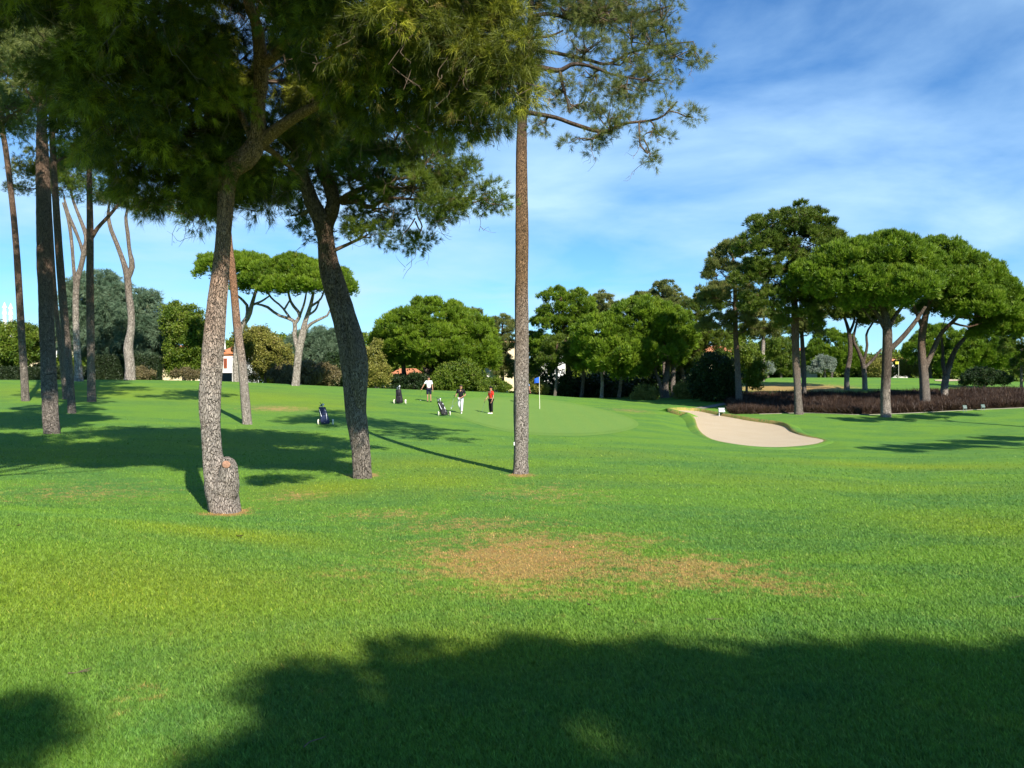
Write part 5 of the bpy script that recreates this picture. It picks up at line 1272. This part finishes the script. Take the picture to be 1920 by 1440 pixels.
def person(lab, u, v, hpx, yaw, pose, shirt, legs, shoes, shorts=False, hair=True, cap=None):
    g = G(u, v); sc = hpx / F * g[1] / 1.76
    root = empty("person", g, yaw); root.scale = (sc,) * 3
    tag(root, lab, "person", "golfers on the green")
    J = dict(pel=(0, 0, .95), sp=(0, .005, 1.12), ch=(0, 0, 1.32), nk=(0, .01, 1.49), hd=(0, -.01, 1.58), ht=(0, 0, 1.69),
             hl=(.09, 0, .90), hr=(-.09, 0, .90), kl=(.10, -.02, .50), kr=(-.10, -.02, .50), al=(.11, .02, .09), ar=(-.11, .02, .09),
             sl=(.185, .01, 1.43), sr=(-.185, .01, 1.43), el=(.26, .03, 1.15), er=(-.26, .03, 1.15), wl=(.28, -.06, .90), wr=(-.28, -.06, .90))
    J.update(pose)
    J['hdl'] = J.get('hdl', lerp(J['el'], J['wl'], 1.30)); J['hdr'] = J.get('hdr', lerp(J['er'], J['wr'], 1.30))
    V = lambda k, r: (*J[k], r)
    pel, nk = V('pel', (.14, .10)), V('nk', .055)
    ch = [[pel, V('sp', (.13, .09)), V('ch', (.155, .10)), nk, (J['hd'][0], J['hd'][1], J['hd'][2], .078), (J['ht'][0], J['ht'][1], J['ht'][2] - .03, .088), (J['ht'][0], J['ht'][1], J['ht'][2] + .045, .06)]]
    for s in 'lr':
        ch.append([pel, V('h' + s, .088), (*lerp(J['h' + s], J['k' + s], .5), .075), V('k' + s, .055), (*lerp(J['k' + s], J['a' + s], .35), .052), V('a' + s, .036)])
        a = J['a' + s]; ch.append([V('a' + s, .036), (a[0], a[1] - .02, .045, .04), (a[0] * 1.1, a[1] - .15, .035, .034)])
        ch.append([V('ch', (.155, .10)), V('s' + s, .06), (*lerp(J['s' + s], J['e' + s], .5), .047), V('e' + s, .038), (*lerp(J['e' + s], J['w' + s], .4), .037), V('w' + s, .026), V('hd' + s, (.034, .018))])
    for s, sg in (('l', -1), ('r', 1)):
        ch += fingers(J['hd' + s], np.array(J['hd' + s]) - np.array(J['w' + s]), sg)
    hx, hy, hz = J['ht']
    ch.append([(hx, hy - .075, hz - .055, .016), (hx, hy - .105, hz - .075, .012)])                    # nose
    for sg in (-1, 1): ch.append([(hx + sg * .078, hy + .01, hz - .05, .014), (hx + sg * .088, hy + .015, hz - .09, .010)])   # ears
    skin_mesh("body", ch, C_SKIN, root)
    sh = [[(*J['pel'][:2], J['pel'][2] - .02, (.165, .125)), V('sp', (.158, .118)), V('ch', (.180, .124)), (J['nk'][0], J['nk'][1], J['nk'][2] - .035, .085)]]
    for s in 'lr':
        sh.append([V('ch', (.180, .124)), V('s' + s, .082), (*lerp(J['s' + s], J['e' + s], .45), .072), (*lerp(J['s' + s], J['e' + s], .8), .066)])
    skin_mesh("shirt", sh, C[shirt], root)
    tr = []
    for s in 'lr':
        kk = J['k' + s]; aa = J['a' + s]
        if shorts: tr.append([V('pel', (.15, .112)), V('h' + s, .112), (*lerp(J['h' + s], kk, .5), .102), (*lerp(J['h' + s], kk, .98), .088)])
        else: tr.append([V('pel', (.15, .112)), V('h' + s, .110), (*lerp(J['h' + s], kk, .5), .096), (*kk, .078), (*lerp(kk, aa, .5), .072), (*lerp(kk, aa, .95), .066)])
    skin_mesh("shorts" if shorts else "trousers", tr, C[legs], root)
    for s in 'lr':
        a = J['a' + s]
        skin_mesh("shoe", [[(a[0], a[1] + .05, a[2] - .045, .046), (a[0], a[1] - .04, a[2] - .05, .046), (a[0] * 1.1, a[1] - .14, a[2] - .06, .042), (a[0] * 1.12, a[1] - .20, a[2] - .065, .026)]], C[shoes], root)
    if hair:
        mb = MB(); v_, f_ = ball_vf((hx, hy + .018, hz + .005), (.088, .098, .088), 14, 10)
        mb.add(v_, f_); o = mb.build("hair", C_HAIR, root, smooth=True)
    if cap:
        mb = MB(); v_, f_ = ball_vf((hx, hy + .01, hz + .02), (.098, .105, .085), 14, 10); mb.add(v_, f_)
        th_ = np.linspace(-1.0, 1.0, 9); br = [(hx + math.sin(t) * .09, hy - .05 - math.cos(t) * .11, hz + .025) for t in th_] ; br2 = [(hx + math.sin(t) * .08, hy - .03 - math.cos(t) * .02, hz + .04) for t in th_]
        q = np.array(br + br2); q2 = q + [0, 0, .012]; vv = np.vstack([q, q2]); i_ = np.arange(8)
        mb.add(vv, np.vstack([np.stack([i_, i_ + 1, i_ + 10, i_ + 9], 1), np.stack([i_ + 18, i_ + 27, i_ + 28, i_ + 19], 1), np.stack([i_, i_ + 18, i_ + 19, i_ + 1], 1)]))
        mb.build("cap", C[cap], root, smooth=True)
    return root, sc, g
def wpt(root, p):
    bpy.context.view_layer.update()
    return np.array(root.matrix_world @ Vector(p))
def club(lab, grip, head, toe):
    """a golf club from its grip end to its head"""
    g, h = np.asarray(grip, float), np.asarray(head, float)
    root = empty("golf_club", h); tag(root, lab, "golf club", "golf clubs in the players' hands")
    d = h - g
    mb = MB(); mb.add(*tube([g, g + d * .5, h], np.array([.006, .007, .006]), 6, 8)); mb.build("shaft", C['steel'], root, h, True)
    mb = MB(); mb.add(*tube([g - d * .02, g + d * .12, g + d * .26], np.array([.015, .014, .011]), 8, 6)); mb.build("grip", C['rubber'], root, h, True)
    mb = MB(); t = unit(np.asarray(toe, float)); mb.add(*tube([h - t * .015, h + t * .03, h + t * .10, h + t * .12], np.array([.014, .022, .024, .008]), 8, 7)); mb.build("club_head", C['steel'], root, h, True)

# white shirt and shorts, arms apart, putter in his right hand (left in the picture)
r, sc, g = person("golfer in white polo shirt and dark shorts holding a putter out to the side", 804, 753.5, 47, .15,
    dict(er=(-.34, .02, 1.20), wr=(-.46, -.06, .99), el=(.25, .06, 1.16), wl=(.27, -.04, .90), kl=(.12, -.02, .5), al=(.14, .0, .09), kr=(-.09, -.03, .5), ar=(-.08, .02, .09)), 'white', 'navy', 'shoe_b', shorts=True)
club("putter hanging from the hand of the golfer in white", wpt(r, (-.50, -.10, .93)), G(787, 751.5) + [0, 0, .04], (1, -.3, 0))
mb = MB(); gb = G(787.5, 752.2); mb.add(*ball_vf((0, 0, 0), .06, 12, 8)); o = mb.build("golf_ball", C['paint'], None, (gb[0], gb[1], gb[2] + .05), True); tag(o, "white golf ball on the turf by the putter", "golf ball")
# black shirt, pale trousers, walking, clubs across the body
r, sc, g = person("golfer in black shirt and pale trousers striding with clubs under his arm", 864, 775.5, 54, -.1,
    dict(er=(-.29, .05, 1.16), wr=(-.27, -.20, 1.08), el=(.28, .06, 1.14), wl=(.06, -.20, .98), kl=(.08, -.06, .5), al=(.06, -.05, .09), kr=(-.12, .02, .5), ar=(-.02, .32, .17), hr=(-.09, 0, .90), ht=(.02, -.04, 1.68), hd=(.01, -.04, 1.58)), 'black', 'grey', 'shoe_w', hair=True)
club("dark wedge carried across the body by the golfer in black", wpt(r, (.22, -.20, 1.06)), wpt(r, (-.42, -.30, .50)), (-.4, 0, -1))
club("iron held low to the side by the golfer in black", wpt(r, (-.34, -.27, 1.12)), wpt(r, (-.50, -.42, .38)), (-.4, -.2, -1))
# red shirt, black trousers, turned away to his left
r, sc, g = person("golfer in red shirt and black trousers resting on a putter", 920.5, 776, 51, -1.0,
    dict(er=(-.24, -.06, 1.14), wr=(-.19, -.26, .95), el=(.27, .02, 1.13), wl=(.30, -.10, .87), kl=(.11, 0, .5), kr=(-.11, -.03, .5)), 'red', 'black', 'shoe_w', cap='black')
club("putter propped in front of the golfer in red", wpt(r, (-.17, -.32, .93)), wpt(r, (-.30, -.52, .02)), (.2, -1, 0))
# mostly behind the straight trunk: pale blue shirt, dark shorts
r, sc, g = person("golfer in pale blue shirt mostly hidden behind the tall straight trunk", 985.5, 757, 47, .4, dict(el=(.29, .02, 1.15), wl=(.31, -.06, .91)), 'blue', 'navy', 'shoe_b', shorts=True)

# ------------------------------------------------------------------ golf bags on trolleys
def trolley(lab, u, v, hpx, yaw, lean, bagm, trim, H=1.15):
    g = G(u, v); s = hpx / F * g[1] / H
    root = empty("golf_trolley", g, yaw); root.scale = (s,) * 3
    tag(root, lab, "golf trolley", "golf bags on pull trolleys")
    rng = np.random.default_rng(int(u))
    lx = lambda z: lean * (z - .1)
    # bag: a padded tapered tube with a collar and a base
    mb = MB(); zs = [.06, .09, .30, .50, .70, .86, .90]; rs = [.12, .155, .155, .14, .125, .12, .125]
    th_ = np.arange(16) * 2 * np.pi / 16
    vv = np.array([[lx(z) + r_ * 1.45 * math.cos(t), .22 * (z - .1) * .6 + r_ * math.sin(t), z] for z, r_ in zip(zs, rs) for t in th_])
    i_ = np.arange(len(zs) - 1)[:, None] * 16; j_ = np.arange(16)[None, :]; k_ = (j_ + 1) % 16
    mb.add(vv, np.stack([i_ + j_, i_ + k_, i_ + 16 + k_, i_ + 16 + j_], -1).reshape(-1, 4)); mb.add(vv, [np.arange(16)[::-1]])
    mb.build("bag", bagm, root, smooth=True)
    for (z, dx, w, h_, d_) in ((.28, -.03, .27, .32, .11), (.62, .06, .20, .20, .09)):
        bm = bmesh.new(); bmesh.ops.create_cube(bm, size=1)
        for q in bm.verts: q.co = (q.co.x * w + lx(z) + dx, q.co.y * d_ - .15 + .13 * (z - .1), q.co.z * h_ + z)
        bmesh.ops.bevel(bm, geom=bm.edges[:], offset=.03, segments=2, affect='EDGES')
        me = bpy.data.meshes.new("pocket"); bm.to_mesh(me); bm.free(); me.materials.append(bagm); o = bpy.data.objects.new("pocket", me); COL.objects.link(o); o.parent = root
    mb = MB(); mb.add(*tube([(lx(.2) + .11, -.10, .2), (lx(.5) + .145, -.05, .5), (lx(.8) + .13, 0, .8)], np.array([.016, .022, .016]), 6, 10)); mb.add(*tube([(lx(.80) - .13, -.06, .80), (lx(.45) - .10, -.12, .45), (lx(.2) + .02, -.17, .14)], np.array([.012, .018, .014]), 6, 10))
    mb.build("trim", trim, root, smooth=True)
    for q in range(6):
        a = q * 1.05; x0, y0 = lx(.88) + .07 * math.cos(a), .10 + .06 * math.sin(a); top = .98 + rng.uniform(-.03, .10)
        mb = MB(); x1, y1 = lx(top) + .09 * math.cos(a), .12 + .08 * math.sin(a)
        mb.add(*tube([(x0, y0, .80), (x1, y1, top)], np.array([.007, .007]), 6, 3)); r_ = .045 if q < 3 else .028
        mb.add(*ball_vf((x1, y1, top + r_ * .6), (r_, r_ * .8, r_), 8, 6)); mb.build("club_cover" if q < 3 else "club", [C['white'], C['rubber'], C['navy'], C['steel'], C['steel'], C['steel']][q], root, smooth=True)
    for sx in (-1, 1):
        cx = lx(.1) + sx * .36
        v_, f_ = lathe_vf([(.05, -.025), (.125, -.03), (.145, -.018), (.145, .018), (.125, .03), (.05, .025)], 18); v_ = np.stack([v_[:, 2] + cx, v_[:, 0] + .12, v_[:, 1] + .145], 1)
        mb = MB(); mb.add(v_, f_); mb.build("wheel", C['cream'], root, smooth=True)
    mb = MB(); mb.add(*tube([(lx(.1) - .36, .12, .145), (lx(.1), .10, .20), (lx(.1) + .36, .12, .145)], np.array([.014, .014, .014]), 6, 8))
    mb.add(*tube([(lx(.1), .05, .08), (lx(.5), .16, .5), (lx(.95), .25, .95), (lx(1.05) - .06, .30, 1.08), (lx(1.05) - .10, .28, 1.13)], np.array([.014] * 5), 6, 16)); mb.add(*tube([(lx(.1) - .36, .12, .145), (lx(.45), .14, .45), (lx(.1) + .36, .12, .145)], np.array([.010] * 3), 6, 8))
    mb.build("frame", C['rubber'], root, smooth=True)
    return root
trolley("navy golf bag with a white club cover on a cream-wheeled trolley, nearest of the three", 610, 797, 43, .1, -.22, plain("navy_bag", (0.015, 0.025, 0.075), .6, .3), C['white'])
trolley("upright all-black golf bag on a trolley, farthest back of the three", 749, 757.5, 35, -.15, -.12, plain("black_bag", (0.014, 0.011, 0.016), .6, .3), C['rubber'])
trolley("black golf bag with white stripes leaning left beside the golfer in black", 833.5, 780, 35, .3, -.36, plain("charcoal_bag", (0.018, 0.017, 0.02), .6, .3), C['white'])

# ------------------------------------------------------------------ flag, signs, markers
g = G(1012, 767); h = 61 / F * g[1]
root = empty("golf_flag", g); tag(root, "blue flag on a thin pale pole standing in the putting green", "flag")
mb = MB(); mb.add(*tube([(0, 0, -.05), (-.02, 0, h * .5), (-.03, 0, h)], np.array([.02, .018, .015]), 8, 8)); mb.build("pole", C['cream'], root, smooth=True)
nx, nz = 9, 7; vv = []
for a in range(nz):
    for b in range(nx):
        s_, t_ = b / (nx - 1), a / (nz - 1)
        vv.append((-.03 - s_ * .36, .05 * math.sin(s_ * 6 + t_ * 2) * s_, h - .03 - t_ * .42 * (1 - s_ * .25) - s_ * .10 - .04 * s_ * s_))
vv = np.array(vv); vv = np.vstack([vv, vv + [0, .006, 0]]); i_ = np.arange(nz - 1)[:, None] * nx; j_ = np.arange(nx - 1)[None, :]; q_ = np.stack([i_ + j_, i_ + j_ + 1, i_ + nx + j_ + 1, i_ + nx + j_], -1).reshape(-1, 4)
mb = MB(); mb.add(vv, q_[:, ::-1]); mb.add(vv, q_ + nx * nz); mb.build("flag_cloth", C['flag'], root, smooth=True)
g = G(1685, 709.5); root = empty("golf_flag", g); tag(root, "distant thin flag pole with a yellow flag on the far fairway", "flag")
hh = 32 / F * g[1]; mb = MB(); mb.add(*tube([(0, 0, 0), (0, 0, hh)], np.array([.025, .02]), 6, 4)); mb.build("pole", C['cream'], root, smooth=True)
v_, f_ = box_vf(-.22, 0, hh - .2, .42, .03, .34); mb = MB(); mb.add(v_, f_); mb.build("flag_cloth", plain("yellow_flag_cloth", (.6, .5, .06), .8, .2), root)

def sign(lab, u, v, hpx, wpx, rows, yaw=0.0, legm='white', ink='paint'):
    g = G(u, v); W_, H_ = wpx / F * g[1], hpx / F * g[1]
    root = empty("course_sign", g, yaw); tag(root, lab, "sign", "small signs by the planting bed")
    bm = bmesh.new(); bmesh.ops.create_cube(bm, size=1)
    for q in bm.verts: q.co = (q.co.x * W_, q.co.y * .04 + (q.co.z) * .10, q.co.z * H_ * .52 + H_ * .74)
    bmesh.ops.bevel(bm, geom=bm.edges[:], offset=.01, segments=1, affect='EDGES')
    me = bpy.data.meshes.new("board"); bm.to_mesh(me); bm.free(); me.materials.append(C['sign']); o = bpy.data.objects.new("board", me); COL.objects.link(o); o.parent = root
    rng = np.random.default_rng(int(u))
    for zc in rows:                      # bands of small white lettering, too far off to be legible
        mb = MB(); x = -W_ * .42
        while x < W_ * .40:
            w = rng.uniform(.05, .13) * W_; hh_ = H_ * .11
            z = H_ * (.74 + zc * .52); y = zc * .10 - .024
            mb.add(*box_vf(x + w / 2, y, z, w, .008, hh_)); x += w + .012 * W_
        mb.build("lettering", C[ink], o)
    for sx in (-1, 1):
        mb = MB(); mb.add(*tube([(sx * W_ * .34, 0.02, -.03), (sx * W_ * .34, .02, H_ * .62)], np.array([.022, .022]), 8, 3)); mb.build("leg", C['paint'] if legm == 'white' else C['steel'], root, smooth=True)
sign("small dark green sign with white lettering on white legs above the bunker", 1353, 781, 17, 13, (.22, -.10, -.34), .1)
sign("tiny dark green sign nearer the elbowed trunk, before the purple bed", 1809, 772.5, 13, 8, (.2, -.25), .1, 'steel', 'sign_dim')
sign("tiny dark green sign nearest the right frame edge, before the purple bed", 1843, 770, 12, 8, (.2, -.25), .15, 'steel', 'sign_dim')
# white tag and stake on the straight pine
p = P(965.2, 832, 21.93); mb = MB(); bm = bmesh.new(); bmesh.ops.create_cube(bm, size=1)
for q in bm.verts: q.co = (q.co.x * .065, q.co.y * .05, q.co.z * .105)
bmesh.ops.bevel(bm, geom=bm.edges[:], offset=.012, segments=2, affect='EDGES'); me = bpy.data.meshes.new("trunk_tag"); bm.to_mesh(me); bm.free(); me.materials.append(C['paint'])
o = bpy.data.objects.new("trunk_tag", me); COL.objects.link(o); o.location = p; tag(o, "small white box fixed to the left side of the straight pine trunk", "marker")
g = G(960, 886); mb = MB(); mb.add(*tube([(0, 0, -.05), (.03, 0, .35), (.05, 0, .55)], np.array([.018, .016, .014]), 8, 6)); o = mb.build("stake", C['paint'], None, g, True); tag(o, "thin white stake leaning at the straight pine's foot", "stake")
g = G(256, 711); mb = MB(); mb.add(*lathe_vf([(.07, -.05), (.07, .42), (.05, .46), (0.005, .47)], 10)); o = mb.build("marker_post", C['paint'], None, g, True); tag(o, "short white post right of the pale Y-forked trunk", "post")
# a bird in the sky and cut ends on the pale trunk
p = P(340, 489, 60); root = None
mb = MB(); mb.add(*tube([(-.16, 0, 0), (-.05, 0, .01), (.08, 0, .0), (.17, 0, -.01)], np.array([.01, .05, .04, .01]), 8, 8))
for sg in (-1, 1): mb.add(np.array([[-.05, 0, 0], [.06, 0, 0], [.02, sg * .18, .10], [-.02, sg * .34, .05]]), [[0, 1, 2], [0, 2, 3]])
o = mb.build("bird", C['rubber'], None, p, True); tag(o, "tiny dark bird flying in the sky left of the burled pine", "bird")
for q, (lu, lv, sz, ang, lab) in enumerate([(450, 1010, .05, .4, "dry curled brown leaf on the turf in front of the burled pine"), (1104, 1141, .03, 1.9, "pale fallen leaf on the turf below the dried patch"), (1272, 1058, .03, 2.6, "small brown leaf lying on the right part of the dried patch"), (35, 990, .035, 1.0, "grey fallen leaf on the left turf bank")]):
    g = G(lu, lv); tt = np.linspace(0, 1, 7); wd = np.sin(np.pi * np.clip(tt, .03, .97)) * .45 * sz
    mid_ = np.stack([(tt - .5) * 2 * sz, np.zeros(7), .03 + .35 * sz * (2 * tt - 1) ** 2], 1)
    L_ = mid_ + np.stack([np.zeros(7), wd, .5 * wd], 1); R_ = mid_ + np.stack([np.zeros(7), -wd, .5 * wd], 1)
    vv = np.vstack([L_, mid_, R_]); i_ = np.arange(6); c_, s_ = math.cos(ang), math.sin(ang); vv = np.stack([vv[:, 0] * c_ - vv[:, 1] * s_, vv[:, 0] * s_ + vv[:, 1] * c_, vv[:, 2]], 1)
    vv = np.vstack([vv, vv - [0, 0, .003]])
    mb = MB()
    for o_ in (0, 7): mb.add(vv if o_ == 0 else vv, np.stack([i_ + o_, i_ + 1 + o_, i_ + 8 + o_, i_ + 7 + o_], 1))
    for o_ in (21, 28): mb.add(vv, np.stack([i_ + o_, i_ + 7 + o_, i_ + 8 + o_, i_ + 1 + o_], 1))
    o = mb.build("fallen_leaf", M['l_rust'], None, (0, 0, 0), True); o.location = g; tag(o, lab, "leaf", "fallen leaves on the turf")
for q, (lu, lv, L_, ang, lab) in enumerate([(148, 1268, .06, .2, "dry forked twig on the left foreground turf"), (590, 1402, .06, .9, "thin twig lying in the foreground shade"), (1340, 1167, .06, -.1, "thin reddish twig on the turf right of centre"), (1905, 1124, .07, .1, "short twig on the turf at the right frame edge")]):
    g = G(lu, lv); mb = MB(); rng = np.random.default_rng(800 + q); c_, s_ = math.cos(ang), math.sin(ang)
    limb_to(rng, mb, (-L_ * c_, -L_ * s_, .024), .0035, (L_ * c_, L_ * s_, .03), .0015, .12, 6, 9)
    if q == 0: limb_to(rng, mb, (0, 0, .026), .003, (.05, .04, .035), .0012, .1, 5, 6); limb_to(rng, mb, (.01, 0, .026), .003, (.06, -.02, .035), .0012, .1, 5, 6)
    o = mb.build("fallen_twig", M['twig'], None, (0, 0, 0), True); o.location = g; tag(o, lab, "twig", "fallen twigs on the turf")
print("objects ok")
